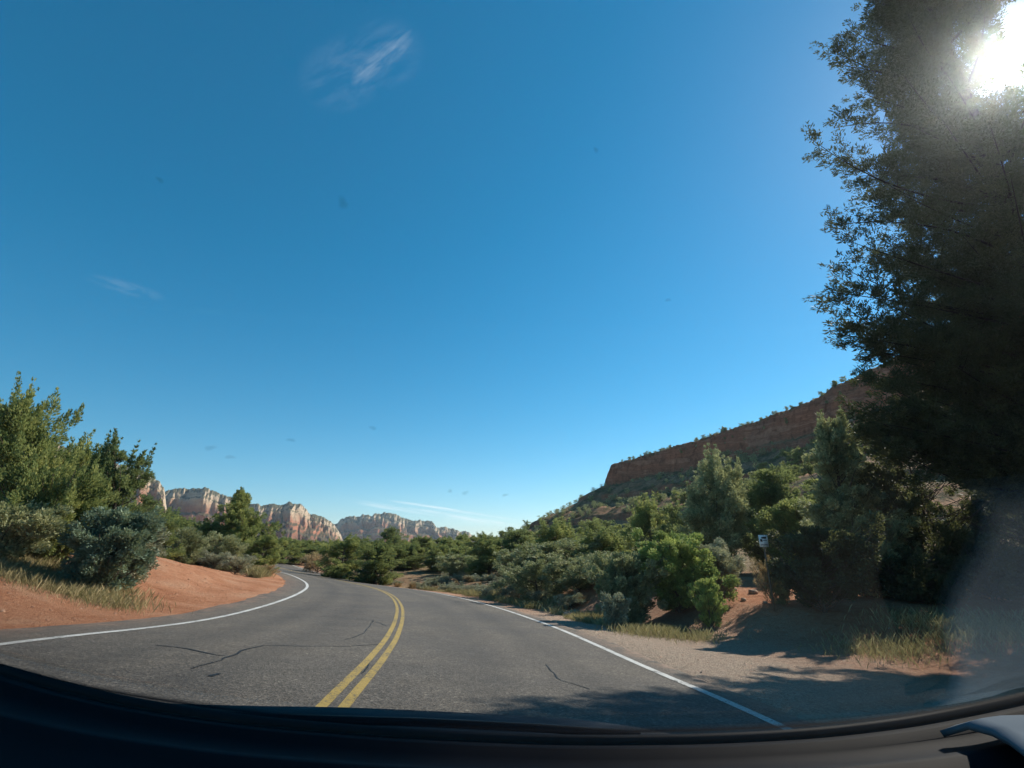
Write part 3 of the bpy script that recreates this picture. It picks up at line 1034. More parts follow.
ROCKS = [rock_mesh(s, M_ROCK) for s in (3, 4, 5)]
for px, py, Y, sz, lb in ((751, 579, 16.4, .26, 'pale round rock in the middle of the red dirt path'), (741, 587, 15.4, .16, 'small reddish rock low on the red dirt path'),
                          (762, 592, 14.8, .14, 'small flat rock at the shaded side of the red dirt path'), (733, 573, 17.2, .18, 'small pale rock beside the sage bush on the path')):
    x = ray(px, 580)[0] * Y
    o = obj('rock', _rng.choice(ROCKS))
    o.location = (x, Y, gz(x, Y) + sz * .12)
    o.scale = (sz, sz, sz)
    o.rotation_euler = (0, 0, _rng.random() * 6)
    tag(o, lb, 'rock')
for k in range(26):
    px, Y = _rng.uniform(505, 575), _rng.uniform(15, 21)
    x = ray(px, 590)[0] * Y
    i, oo_, a_, d_ = road_frame(np.array([x]), np.array([Y]))
    if oo_[0] < PR + 1.2:
        continue
    sz = _rng.uniform(.12, .38)
    o = obj('rock', _rng.choice(ROCKS))
    o.location = (x, Y, gz(x, Y) + sz * .1)
    o.scale = (sz * 1.3, sz, sz)
    o.rotation_euler = (0, 0, _rng.random() * 6)
    tag(o, 'broken red rock on the small bank beside the white line', 'rock', 'red rocks on the small bank beside the white line')
m, nt = new_mat('white_sign_paint')
finish(nt, (.72, .73, .74), .5)
M_SIGN = m
m, nt = new_mat('black_sign_print')
finish(nt, (.03, .03, .035), .6)
M_PRINT = m
m, nt = new_mat('weathered_wood_post')
n_ = noise_n(nt, pos(nt), 25, 4, .6)
finish(nt, ramp(nt, n_, [(.3, (.10, .08, .06)), (.7, (.22, .18, .14))]), .9)
M_POST = m


def box(name, x0, x1, y0, y1, z0, z1, mat, parent=None):
    V = [(x, y, z) for x in (x0, x1) for y in (y0, y1) for z in (z0, z1)]
    Q = [(0, 1, 3, 2), (4, 6, 7, 5), (0, 4, 5, 1), (2, 3, 7, 6), (0, 2, 6, 4), (1, 5, 7, 3)]
    return obj(name, mesh_from(name, V, [Q], mat), parent)


SY = 14.2
plant('brush', 'shrub', 'low dry twiggy bush at the foot of the white sign', 'shrub', 765, 556, 26, 14.8)
plant('oak', 'shrub', 'small green bush right behind the dry bush at the sign', 'shrub', 776, 562, 22, 14.6)
c = at(763, 541, SY)
sg = empty('sign', (c[0], SY, gz(c[0], SY)))
sg.rotation_euler = (0, 0, -.15)
tag(sg, 'small white notice sign on a post at the red dirt path', 'sign')
zc = c[2] - gz(c[0], SY)
box('post', -.02, .02, -.032, .0, -.2, zc + .12, M_POST, sg)
pn = box('panel', -.115, .115, -.055, -.033, zc - .16, zc + .16, M_SIGN, sg)
box('print', -.05, .08, -.060, -.0565, zc + .06, zc + .11, M_PRINT, pn)
box('print', -.09, -.03, -.060, -.0565, zc - .02, zc + .05, M_PRINT, pn)
box('print', -.01, .09, -.060, -.0565, zc + .01, zc + .03, M_PRINT, pn)
box('print', -.09, .09, -.060, -.0565, zc - .11, zc - .095, M_PRINT, pn)

def stones(name, label, n, px0, px1, Y0, Y1, smin, smax, mat, seed, cond):
    rng = np.random.default_rng(seed)
    px, Y = rng.uniform(px0, px1, n * 3), rng.uniform(Y0, Y1, n * 3)
    u = (384 - 600) / F
    x = (px - 512) / F / (CP - u * SP) * Y
    i, o, a, d = road_frame(x, Y)
    k = np.nonzero(cond(o))[0][:n]
    x, Y = x[k], Y[k]
    z = ground(x, Y)
    n = len(x)
    s = smin + (smax - smin) * rng.random(n) ** 2.5
    base = np.array([(1, 0, 0), (.3, .9, 0), (-.8, .6, 0), (-.7, -.7, 0), (.4, -.9, 0), (.35, .2, .7), (-.4, -.1, .6)])
    V = base[None] * (1 + .5 * rng.normal(size=(n, 7, 1)) * .5) * s[:, None, None]
    th = rng.random(n) * 6.28
    c_, s_ = np.cos(th)[:, None], np.sin(th)[:, None]
    V = np.stack([V[..., 0] * c_ - V[..., 1] * s_ + x[:, None], V[..., 0] * s_ + V[..., 1] * c_ + Y[:, None], V[..., 2] + z[:, None] - .01], -1)
    T3 = np.array([(0, 1, 5), (1, 2, 6), (1, 6, 5), (2, 3, 6), (3, 4, 6), (4, 5, 6), (4, 0, 5)])
    Fc = (np.arange(n)[:, None, None] * 7 + T3[None]).reshape(-1, 3)
    o = obj(name, mesh_from(name, V.reshape(-1, 3), [Fc], mat))
    tag(o, label, 'stones', kind='stuff')


m, nt = new_mat('red_clod')
n_ = noise_n(nt, pos(nt), 11, 3, .6)
finish(nt, ramp(nt, n_, [(.35, (.22, .11, .068)), (.6, (.38, .20, .125)), (.75, (.50, .34, .24))]), .95)
M_CLOD = m
stones('gravel', 'small red clods and stones strewn over the left bank', 2600, -40, 290, 8.5, 34, .010, .055, M_CLOD, 71, lambda o: (o < -PL - .3) & (o > -PL - 12))
stones('gravel', 'small stones strewn over the gravel shoulder on the right', 2200, 560, 1040, 5, 15, .008, .035, M_ROCK, 72, lambda o: (o > PR + .15))
# ------------------------------------------------------------------ the near mesa on the right
MP = np.array([(165, 20), (140, 75), (126, 108), (114, 146), (104, 166), (82, 205), (43, 231), (57, 290), (105, 420)], float)
M_RIM = np.array([70, 68, 67, 60, 53.5, 49.5, 41.5, 43, 46])
M_BASE = np.array([46, 46, 46, 43, 40, 39, 31.5, 33, 33])


def mesa(X, Y):
    X = np.asarray(X, float)
    Y = np.asarray(Y, float)
    sh = X.shape
    x = X.ravel() + 2.6 * fbm(X.ravel() / 16, Y.ravel() / 16, seed=61) + 1.0 * fbm(X.ravel() / 4.5, Y.ravel() / 4.5, seed=63)
    y = Y.ravel() + 2.6 * fbm(X.ravel() / 16, Y.ravel() / 16, seed=62) + 1.0 * fbm(X.ravel() / 4.5, Y.ravel() / 4.5, seed=64)
    best = np.full(x.shape, 1e18)
    sd = np.zeros(x.shape)
    par = np.zeros(x.shape)
    for k in range(len(MP) - 1):
        a, b = MP[k], MP[k + 1]
        d = b - a
        ln2 = d @ d
        t = np.clip(((x - a[0]) * d[0] + (y - a[1]) * d[1]) / ln2, 0, 1)
        qx, qy = x - a[0] - t * d[0], y - a[1] - t * d[1]
        r = np.hypot(qx, qy)
        side = d[0] * qy - d[1] * qx         # negative: to the right of the walk = inside the mesa
        m = r < best
        best[m] = r[m]
        sd[m] = np.where(side[m] < 0, r[m], -r[m])
        par[m] = k + t[m]
    idx = np.arange(len(MP))
    rim = np.interp(par, idx, M_RIM)
    bas = np.interp(par, idx, M_BASE)
    n = 1.1 * fbm(x / 7, y / 7, seed=66) + 1.6 * (.45 - np.abs(fbm(x / 11, y / 11, seed=67, octv=3)) * 1.5)
    e = (sd + n * .6) * 20.0 / np.clip(rim - bas, 9, 40)
    st = .30 * sstep(0, 1.6, e) + .08 * sstep(1.6, 3.4, e) + .26 * sstep(3.4, 4.8, e) + .08 * sstep(4.8, 6.6, e) + .28 * sstep(6.6, 8.2, e)
    z_in = bas + (rim - bas) * st + np.clip(sd - 9, 0, 60) * .04
    out = np.clip(-sd, 0, None)
    tal = bas - out * .60 + .0017 * out ** 2
    # small ledges on the talus
    tal = tal + .9 * fbm(x / 9, y / 9, seed=68) + 2.6 * (sstep(-.05, .22, np.sin(tal * .50 + 1.6 * fbm(x / 30, y / 30, seed=70))) - .5) * (.6 + .6 * fbm(x / 22, y / 22, seed=74))
    z = np.where(sd > 0, z_in, tal)
    z = np.where(out > 85, z - (out - 85) * .5, z)
    z = z + .35 * fbm(X.ravel() / 2.2, Y.ravel() / 2.2, seed=72)
    return z.reshape(sh), sd.reshape(sh)


hx = np.arange(-45, 215, 1.15)
hy = np.concatenate([np.arange(12, 260, 1.15), np.arange(260, 440, 3.0)])
HX, HY = np.meshgrid(hx, hy)
HZ, HS = mesa(HX, HY)
HG = ground(HX, HY)
HZ = np.where(HZ < HG - 1.0, HG - 1.0, HZ)

m, nt = new_mat('red_sandstone_mesa')
P = pos(nt)
mp = N(nt, 'ShaderNodeMapping')
mp.inputs['Scale'].default_value = (.045, .045, .36)
L(nt, P, mp.inputs['Vector'])
s1 = noise_n(nt, mp.outputs[0], 1.0, 8, .75, .9)
rock = ramp(nt, s1, [(.30, (.22, .075, .042)), (.42, (.40, .155, .09)), (.5, (.26, .095, .055)), (.58, (.44, .20, .125)), (.72, (.31, .12, .072))])
n2 = noise_n(nt, P, .8, 6, .7)
mp2 = N(nt, 'ShaderNodeMapping')
mp2.inputs['Scale'].default_value = (.42, .42, .05)
L(nt, P, mp2.inputs['Vector'])
fr_ = noise_n(nt, mp2.outputs[0], 1.0, 6, .7, .6)
rock = mixc(nt, .8, rock, ramp(nt, fr_, [(.36, (.42, .38, .36)), (.44, (.85, .83, .82)), (.56, (1.05, 1.05, 1.05)), (.70, (1.25, 1.2, 1.18))]), 'MULTIPLY')
rock = mixc(nt, .6, rock, ramp(nt, n2, [(.3, (.6, .58, .56)), (.7, (1.2, 1.2, 1.2))]), 'MULTIPLY')
soil = ramp(nt, n2, [(.32, (.16, .105, .058)), (.5, (.30, .16, .09)), (.68, (.40, .24, .15))])
veg = noise_n(nt, P, .22, 6, .72)
soil = mixc(nt, math_n(nt, 'MULTIPLY', math_n(nt, 'SUBTRACT', veg, .44), 7, True), soil, (.060, .064, .028))
sep = N(nt, 'ShaderNodeSeparateXYZ')
L(nt, N(nt, 'ShaderNodeNewGeometry').outputs['Normal'], sep.inputs[0])
steep = math_n(nt, 'MULTIPLY', math_n(nt, 'SUBTRACT', .82, sep.outputs[2]), 6.0, True)
c = mixc(nt, steep, soil, rock)
finish(nt, c, .95, math_n(nt, 'ADD', n2, s1), .8, .5, .1)
me = mesh_from('hill', np.stack([HX, HY, HZ], -1).reshape(-1, 3), [grid_faces(*HX.shape)], m, True)
tag(obj('hill', me), 'red sandstone mesa with a stepped cliff band and scrub slope', 'hill', kind='structure')


def land(x, y):
    g = gz(x, y)
    if -45 < x < 215 and 12 < y < 440:
        q = float(mesa(np.array([x]), np.array([y]))[0][0])
        return max(g, q)
    return g


def spread_on_mesa(n, cond, kinds, label, cat, name, group, smin, smax, seed, single=10 ** 6, mass_label=None):
    rng = random.Random(seed)
    nr = np.random.default_rng(seed)
    M = 9000
    px = nr.uniform(478, 880, M)
    Y = nr.uniform(45, 250, M)
    u = (384 - 500) / F
    x = (px - 512) / F / (CP - u * SP) * Y
    z, sd = mesa(x, Y)
    g = ground(x, Y)
    sel = np.nonzero(cond(sd, z, g, Y))[0][:n]
    sel = sel[np.argsort(Y[sel])]
    MV, MT = [], []
    for q, i in enumerate(sel):
        tr, cr, W, Ht = rng.choice(PROTO[rng.choice(kinds)])
        h = rng.uniform(smin, smax)
        wdt = h * rng.uniform(.8, 1.25)
        loc = (x[i], Y[i], max(z[i], g[i]) - .1)
        rot = rng.random() * 6.28
        if q < single:
            stand(name, (tr, cr), label, cat, loc, (wdt / W, wdt / W, h / Ht), rot, group)
            continue
        co = np.zeros(len(cr.vertices) * 3, np.float32)
        cr.vertices.foreach_get('co', co)
        co = co.reshape(-1, 4, 3)[::2]
        tn = np.zeros(len(cr.vertices), np.float32)
        cr.attributes['tint'].data.foreach_get('value', tn)
        tn = tn.reshape(-1, 4)[::2]
        c_, s_ = math.cos(rot), math.sin(rot)
        k = wdt / W
        MV.append(np.stack([(co[..., 0] * c_ - co[..., 1] * s_) * k + loc[0], (co[..., 0] * s_ + co[..., 1] * c_) * k + loc[1], co[..., 2] * h / Ht + loc[2]], -1).reshape(-1, 3))
        MT.append(tn.ravel())
    if MV:
        o = obj('scrub', leaf_mesh('scrub', np.concatenate(MV), np.concatenate(MT), M_OAK))
        tag(o, mass_label, 'scrub', kind='stuff')


spread_on_mesa(110, lambda sd, z, g, Y: (sd > 5) & (sd < 15), ['far_juniper', 'far_scrub'], 'small dark shrub along the rim on top of the red cliff', 'shrub', 'shrub',
               'shrubs along the rim of the mesa', .8, 2.3, 101)
spread_on_mesa(34, lambda sd, z, g, Y: (sd > 1.7) & (sd < 6.5), ['far_scrub'], 'low shrub rooted on a ledge of the red cliff band', 'shrub', 'shrub',
               'shrubs on the ledges of the cliff', .7, 1.5, 102)
spread_on_mesa(285, lambda sd, z, g, Y: (sd > -44) & (sd < -1) & (z > g + 2), ['far_scrub', 'far_scrub', 'far_juniper'], 'olive shrub scattered on the slope below the red cliff', 'shrub', 'shrub',
               'shrubs scattered on the slope below the cliff', 1.2, 3.0, 103, 95, 'far scrub covering the upper slope below the red cliff')
spread_on_mesa(110, lambda sd, z, g, Y: (sd < -30) & (z > g - 6) & (Y > 62), ['far_juniper'], 'green juniper in the woodland at the foot of the mesa', 'tree', 'juniper_tree',
               'junipers in the woodland at the foot of the mesa', 2.8, 4.8, 104)
# ------------------------------------------------------------------ far mountains of pale and red rock
def ridge(name, label, prof, D, back, layers, seed, az_pad=2.0, dstep=.05, gul=1.0):
    prof = np.array(prof, float)
    azs, els = [], []
    for px, py in prof:
        r = ray(px, py)
        azs.append(math.degrees(math.atan2(r[0], 1.0)))
        els.append(r[2] / math.hypot(r[0], 1.0))
    az = np.arange(azs[0], azs[-1] + .01, dstep)
    el = np.interp(az, azs, els)
    a = az * 60.0            # noise coordinate
    Dm = np.interp(az, np.linspace(azs[0], azs[-1], len(D)), D)
    el = el + .0036 * fbm(a / 40, a * 0, seed=seed + 5) + .0016 * fbm(a / 11, a * 0, seed=seed + 6)
    el = np.maximum(el, .002)
    H = el * Dm + CAMZ
    # layers: (share of the height, distance in front of the rim as a share of H)
    hs_, rs_ = [], []
    for i in range(len(layers) - 1):
        n = layers[i][2]
        for q in range(n):
            t = q / n
            hs_.append(layers[i][0] + (layers[i + 1][0] - layers[i][0]) * t)
            rs_.append(layers[i][1] + (layers[i + 1][1] - layers[i][1]) * t)
    hs_.append(layers[-1][0])
    rs_.append(layers[-1][1])
    hs_, rs_ = np.array(hs_), np.array(rs_)
    HHm, A = np.meshgrid(hs_, a, indexing='ij')
    RR = np.repeat(rs_[:, None], len(a), 1)
    Hm = np.repeat(H[None], len(hs_), 0)
    DD = np.repeat(Dm[None], len(hs_), 0)
    hmax = np.median(H)
    # buttresses and gullies run down the wall; they move the wall in and out
    deg = DD * math.pi / 180
    up_ = sstep(.5, .62, HHm)
    wig = A + 18 * fbm(A / 60, HHm * 3, seed=seed + 8, octv=2)
    big = 1.3 * fbm(A / 170, HHm * .6, seed=seed, octv=3)
    low = 1.0 * (.4 - 1.3 * np.abs(fbm(wig / 110, HHm * .8, seed=seed + 1, octv=4)))
    top = .75 * fbm(wig / 60, HHm * 2.2, seed=seed + 2, octv=4) + .35 * (.4 - np.abs(fbm(wig / 26, HHm * 2.5, seed=seed + 7, octv=3)))
    g = big + low * (1 - up_ * .6) + top * (.35 + .65 * up_)
    rad = DD + RR * hmax + g * deg * gul
    rad = rad + .05 * deg * fbm(A / 9, HHm * 14, seed=seed + 3, octv=3)
    z = Hm * (HHm + .07 * fbm(A / 90, HHm * 0, seed=seed + 9, octv=3) * np.sin(math.pi * np.clip(HHm, 0, 1))) + .014 * hmax * fbm(A / 9, HHm * 9, seed=seed + 4, octv=3) * (HHm > .03)
    # plateau behind the rim
    azr = np.radians(np.repeat(az[None], len(hs_), 0))
    X = np.sin(azr) * rad
    Y = np.cos(azr) * rad
    z0 = z
    bx = np.sin(np.radians(az)) * (Dm + back)
    by = np.cos(np.radians(az)) * (Dm + back)
    X = np.vstack([X, bx[None]])
    Y = np.vstack([Y, by[None]])
    Z = np.vstack([z0, (H * .92)[None]])
    hh = np.vstack([HHm, np.full((1, len(a)), 1.0)])
    me = mesh_from(name, np.stack([X, Y, Z], -1).reshape(-1, 3), [grid_faces(*X.shape)], M_MOUNT, True, {'level': hh.ravel()})
    o = obj(name, me)
    tag(o, label, 'mountain', kind='structure')
    return o


m, nt = new_mat('layered_mountain_rock')
P = pos(nt)
lv = attr(nt, 'level')
nA = noise_n(nt, P, .010, 6, .65)
nB = noise_n(nt, P, .045, 6, .7)
lv2 = math_n(nt, 'ADD', lv, math_n(nt, 'MULTIPLY', math_n(nt, 'SUBTRACT', nA, .5), .55))
rockc = ramp(nt, lv2, [(.22, (.20, .105, .07)), (.38, (.36, .155, .095)), (.54, (.42, .18, .11)), (.66, (.39, .195, .13)), (.74, (.47, .31, .21)), (.80, (.50, .38, .27)), (.92, (.52, .41, .30)), (1, (.40, .33, .25))])
mp = N(nt, 'ShaderNodeMapping')
mp.inputs['Scale'].default_value = (.004, .004, .06)
L(nt, P, mp.inputs['Vector'])
st = noise_n(nt, mp.outputs[0], 1.0, 5, .7)
rockc = mixc(nt, .7, rockc, ramp(nt, st, [(.3, (.68, .62, .58)), (.7, (1.2, 1.18, 1.15))]), 'MULTIPLY')
sep = N(nt, 'ShaderNodeSeparateXYZ')
L(nt, N(nt, 'ShaderNodeNewGeometry').outputs['Normal'], sep.inputs[0])
flat = math_n(nt, 'ADD', math_n(nt, 'MULTIPLY', math_n(nt, 'SUBTRACT', sep.outputs[2], .52), 3.5), math_n(nt, 'MULTIPLY', math_n(nt, 'SUBTRACT', nB, .5), 3.0))
flat = math_n(nt, 'MULTIPLY', flat, 1.0, True)
c = mixc(nt, math_n(nt, 'MULTIPLY', flat, .85), rockc, (.060, .068, .038))
finish(nt, c, .95, nB, .9, 14.0, .08)
M_MOUNT = m

LAY = [(-.06, -2.4, 8), (.20, -1.45, 6), (.26, -1.20, 5), (.37, -1.12, 5), (.43, -.84, 5), (.52, -.76, 5), (.58, -.46, 9), (.80, -.34, 4), (.83, -.22, 5), (.91, -.15, 6), (1.0, .12, 1), (1.0, .16, 1)]
ridge('mountain', 'far left pale cliffed mountain behind the roadside trees',
      [(-420, 415), (-150, 420), (0, 428), (30, 436), (50, 438), (75, 448), (100, 456), (128, 464), (146, 470), (158, 478), (164, 488), (167, 505), (172, 548)],
      [1750, 1800, 1850, 1750], 700, LAY, 301, gul=1.5)
ridge('mountain', 'long red and cream mountain wall behind the pointed juniper',
      [(150, 520), (158, 498), (166, 490), (180, 487), (195, 488), (203, 487), (214, 491), (226, 495), (240, 499), (254, 503), (262, 505), (268, 503), (284, 504), (290, 501), (297, 503), (303, 506), (311, 513), (322, 516), (331, 521), (338, 528), (346, 549)],
      [2500, 2350, 2300, 2450], 900, LAY, 331, gul=1.7)
ridge('mountain', 'flat topped distant mesa mountain beyond the road bend',
      [(322, 540), (334, 523), (341, 519), (350, 516), (362, 515), (372, 515), (379, 513), (388, 512), (396, 514), (402, 517), (411, 519), (422, 519), (432, 521), (437, 527), (446, 528), (458, 530), (468, 532), (476, 537), (486, 544), (500, 549)],
      [3700, 3500, 3600], 1200, LAY, 361, gul=1.7)
# ------------------------------------------------------------------ the car we look out of: dashboard and windscreen
m, nt = new_mat('dark_dashboard_plastic')
n = noise_n(nt, pos(nt), 900, 2, .5)
finish(nt, (.0032, .0036, .0062), .7, n, .15, .0006, .12)
M_DASH = m
m, nt = new_mat('black_rubber_trim')
finish(nt, (.006, .006, .007), .6)
M_RUB = m
m, nt = new_mat('pale_blue_grey_cloth')
n = noise_n(nt, pos(nt), 500, 2, .5)
finish(nt, (.10, .125, .15), .9, n, .2, .0006, .1)
M_CLOTH = m
m, nt = new_mat('windscreen_glass')
out = N(nt, 'ShaderNodeOutputMaterial')
tr = N(nt, 'ShaderNodeBsdfTransparent')
tr.inputs['Color'].default_value = (.975, .975, .965, 1)
gl = N(nt, 'ShaderNodeBsdfGlossy')
gl.inputs['Roughness'].default_value = .02
fr = N(nt, 'ShaderNodeFresnel')
bf = N(nt, 'ShaderNodeNewGeometry').outputs['Backfacing']
L(nt, math_n(nt, 'ADD', math_n(nt, 'MULTIPLY', bf, 1 / 1.3 - 1.3), 1.3), fr.inputs['IOR'])
mx = N(nt, 'ShaderNodeMixShader')
L(nt, fr.outputs[0], mx.inputs[0])
L(nt, tr.outputs[0], mx.inputs[1])
L(nt, gl.outputs[0], mx.inputs[2])
L(nt, mx.outputs[0], out.inputs['Surface'])
# dust on the pane scatters the sun forward
va_ = N(nt, 'ShaderNodeVolumeScatter')
va_.inputs['Color'].default_value = (.82, .93, 1, 1)
va_.inputs['Density'].default_value = .45
va_.inputs['Anisotropy'].default_value = .965
vb_ = N(nt, 'ShaderNodeVolumeScatter')
vb_.inputs['Color'].default_value = (.72, .88, 1, 1)
vb_.inputs['Density'].default_value = .06
vb_.inputs['Anisotropy'].default_value = .80
ad_ = N(nt, 'ShaderNodeAddShader')
L(nt, va_.outputs[0], ad_.inputs[0])
L(nt, vb_.outputs[0], ad_.inputs[1])
L(nt, ad_.outputs[0], out.inputs['Volume'])
M_GLASS = m

car = empty('car', (0, .6, 0))
tag(car, 'dark dashboard and windscreen of the car the view is taken from', 'car')
CL = np.array([0, .6, 0])
RIM = [(-330, 600, .60), (-180, 634, .62), (-60, 660, .635), (0, 676, .64), (60, 693, .645), (130, 709, .65), (250, 727, .655), (400, 739, .66), (560, 746, .66), (700, 745, .66),
       (820, 739, .66), (920, 727, .655), (1024, 706, .645), (1100, 686, .635), (1230, 650, .61)]
rp = np.array([at(*q) for q in RIM])
tt = np.linspace(0, len(rp) - 1, 90)
rim = np.stack([np.interp(tt, np.arange(len(rp)), rp[:, k]) for k in range(3)], 1)
for _ in range(6):
    rim[1:-1] = rim[1:-1] * .5 + (rim[:-2] + rim[2:]) * .25
rows = []
for dy, dz in ((.02, -.40), (.02, -.03), (.012, -.008), (.0, 0.0), (-.014, .001), (-.020, -.006), (-.032, -.009), (-.055, -.008), (-.062, -.003), (-.075, -.002), (-.083, -.010), (-.16, -.018), (-.30, -.030), (-.36, -.05), (-.39, -.10), (-.40, -.42)):
    r = rim.copy()
    r[:, 1] += dy
    r[:, 2] += dz
    rows.append(r)
G = np.array(rows)
me = mesh_from('dashboard', G.reshape(-1, 3) - CL, [grid_faces(G.shape[0], G.shape[1])], M_DASH, True)
dash = obj('dashboard', me, car)
# rubber seal along the foot of the glass
T = Tubes()
sl_ = rim.copy()
sl_[:, 1] += .012
sl_[:, 2] += .001
T.add(sl_ - CL, np.full(len(rim), .006), 8)
obj('window_seal', T.mesh('window_seal', M_RUB), car)
# windscreen pane, leaning back over the driver
gv = []
for f_ in np.linspace(0, 1, 14):
    r = rim.copy()
    r[:, 1] = rim[:, 1] + .005 - f_ * 1.02
    r[:, 2] = rim[:, 2] + .002 + f_ * .60 - .05 * f_ * f_
    r[:, 0] = rim[:, 0] * (1 - .12 * f_)
    gv.append(r)
G = np.array(gv)
me = mesh_from('windscreen', G.reshape(-1, 3) - CL, [grid_faces(*G.shape[:2])], M_GLASS, True)
pane = obj('windscreen', me, car)
sm = pane.modifiers.new('thickness', 'SOLIDIFY')
sm.thickness = .005
sm.offset = 1
# body below the glass: bulkhead and bonnet falling away in front, kept under the sight line
bv = []
for dy, dz in ((.02, -.03), (.10, -.10), (.5, -.30), (1.0, -.52), (1.25, -.75), (1.3, -1.0)):
    r = rim.copy()
    r[:, 0] = np.clip(r[:, 0] * 1.02, -.9, .9)
    r[:, 1] = rim[:, 1] + dy
    r[:, 2] = np.minimum(rim[:, 2], 1.14) + dz
    bv.append(r)
G = np.array(bv)
m, nt = new_mat('dark_car_paint')
p = finish(nt, (.012, .014, .022), .25, spec=.5)
obj('bonnet', mesh_from('bonnet', G.reshape(-1, 3) - CL, [grid_faces(*G.shape[:2])], m, True), car)

fv = box('cabin_reflection_blocker', -1.15, 1.15, -2.3, -.35, -.20, -.12, M_RUB, car)  # unseen dark panel added to keep the road out of the glass reflections
fv.location = (0, 0, .72)

# a pale folded cloth lies on the right end of the dashboard
cv = []
k0, k1 = 70, 84
for j, dy in enumerate(np.linspace(-.030, -.30, 12)):
    r = rim[k0:k1].copy()
    r[:, 0] += .012 * math.sin(j * .9) + .004 * j * 0
    r[:, 1] += dy
    r[:, 2] += .010 + .004 * np.sin(np.arange(k1 - k0) * .8 + j * .6) - (.012 if j in (0, 11) else 0)
    cv.append(r)
G = np.array(cv)
me = mesh_from('cloth', G.reshape(-1, 3), [grid_faces(*G.shape[:2])], M_CLOTH, True)
o = obj('cloth', me)
tag(o, 'pale blue grey cloth lying on the right end of the dashboard', 'cloth')
sm = o.modifiers.new('thickness', 'SOLIDIFY')
sm.thickness = .006

# scuttle panel and wiper, standing in for the reflection band at the glass foot
ctop = [(-200, 668), (-60, 680), (50, 695), (150, 703), (250, 706), (350, 707), (450, 712), (560, 717), (640, 727), (720, 745), (800, 758)]
cp_ = np.array([at(px_, py_, .86) for px_, py_ in ctop])
tq = np.linspace(0, len(cp_) - 1, 50)
cr_ = np.stack([np.interp(tq, np.arange(len(cp_)), cp_[:, k]) for k in range(3)], 1)
for _ in range(4):
    cr_[1:-1] = cr_[1:-1] * .5 + (cr_[:-2] + cr_[2:]) * .25
cv_ = []
for dy, dz in ((-.16, -.055), (-.10, -.040), (-.06, -.028), (-.045, -.016), (-.02, -.012), (0, 0), (.01, -.006), (.02, -.06), (.03, -.3)):
    r = cr_.copy()
    r[:, 1] += dy
    r[:, 2] += dz
    cv_.append(r)
G = np.array(cv_)
m, nt = new_mat('scuttle_painted_reflections')
mp_ = N(nt, 'ShaderNodeMapping')
mp_.inputs['Scale'].default_value = (5, 60, 90)
L(nt, pos(nt), mp_.inputs['Vector'])
finish(nt, ramp(nt, noise_n(nt, mp_.outputs[0], 1.0, 5, .65, .4), [(.40, (.006, .007, .009)), (.58, (.030, .032, .036)), (.70, (.085, .085, .085))]), .4, spec=.4)  # pale streaks of windscreen reflection are painted into the colour
obj('scuttle', mesh_from('scuttle', G.reshape(-1, 3) - CL, [grid_faces(*G.shape[:2])], m, True), car)
T = Tubes()
wp = np.array([at(px_, py_, .80) for px_, py_ in ((120, 709), (200, 714), (300, 719), (420, 722), (540, 728), (640, 735))])
T.add(wp - CL, np.full(len(wp), .0055), 6)
wip = obj('wiper', T.mesh('wiper', M_RUB), car)

# specks of dirt on the glass
from mathutils.bvhtree import BVHTree
pm = pane.data
bvh = BVHTree.FromPolygons([v.co + Vector(CL) for v in pm.vertices], [tuple(p.vertices) for p in pm.polygons])
m, nt = new_mat('dirt_on_glass')
out = N(nt, 'ShaderNodeOutputMaterial')
tr = N(nt, 'ShaderNodeBsdfTransparent')
df = N(nt, 'ShaderNodeBsdfDiffuse')
df.inputs['Color'].default_value = (.05, .055, .06, 1)
mx = N(nt, 'ShaderNodeMixShader')
L(nt, attr(nt, 'tint'), mx.inputs[0])
L(nt, tr.outputs[0], mx.inputs[1])
L(nt, df.outputs[0], mx.inputs[2])
L(nt, mx.outputs[0], out.inputs['Surface'])
SV_, SF_, SA_ = [], [], []
for k, (px_, py_, r_) in enumerate(((210, 448, 5), (230, 457, 4.5), (291, 440, 4), (373, 428, 4), (343, 203, 6), (450, 491, 3.5), (465, 493, 4), (505, 495, 3.5), (668, 300, 3), (160, 180, 3), (596, 150, 3))):
    d = Vector(ray(px_, py_)).normalized()
    loc, nrm, _, dist = bvh.ray_cast(Vector((0, 0, CAMZ)), d)
    if loc is None:
        continue
    p = loc - d * .0015
    e1 = d.cross(Vector((0, 0, 1))).normalized()
    e2 = nrm.cross(e1).normalized()
    r0 = dist * r_ / F
    n0 = len(SV_)
    SV_.append(p)
    SA_.append(.15)
    for ring, al_ in ((.5, .10), (1.0, 0.0)):
        for j in range(12):
            th = j * math.pi / 6
            w_ = 1 + .25 * math.sin(th * 2 + k) + .15 * math.sin(th * 3 + 2 * k)
            SV_.append(p + (e1 * math.cos(th) + e2 * math.sin(th)) * r0 * ring * w_)
            SA_.append(al_)
    for j in range(12):
        j2 = (j + 1) % 12
        SF_.append((n0, n0 + 1 + j, n0 + 1 + j2, n0 + 1 + j2))
        SF_.append((n0 + 1 + j, n0 + 13 + j, n0 + 13 + j2, n0 + 1 + j2))
tri = [f[:3] for f in SF_ if f[2] == f[3]]
qd = [f for f in SF_ if f[2] != f[3]]
obj('dirt', mesh_from('dirt', np.array([list(v_) for v_ in SV_]) - CL, [tri, qd], m, False, {'tint': SA_}), car)
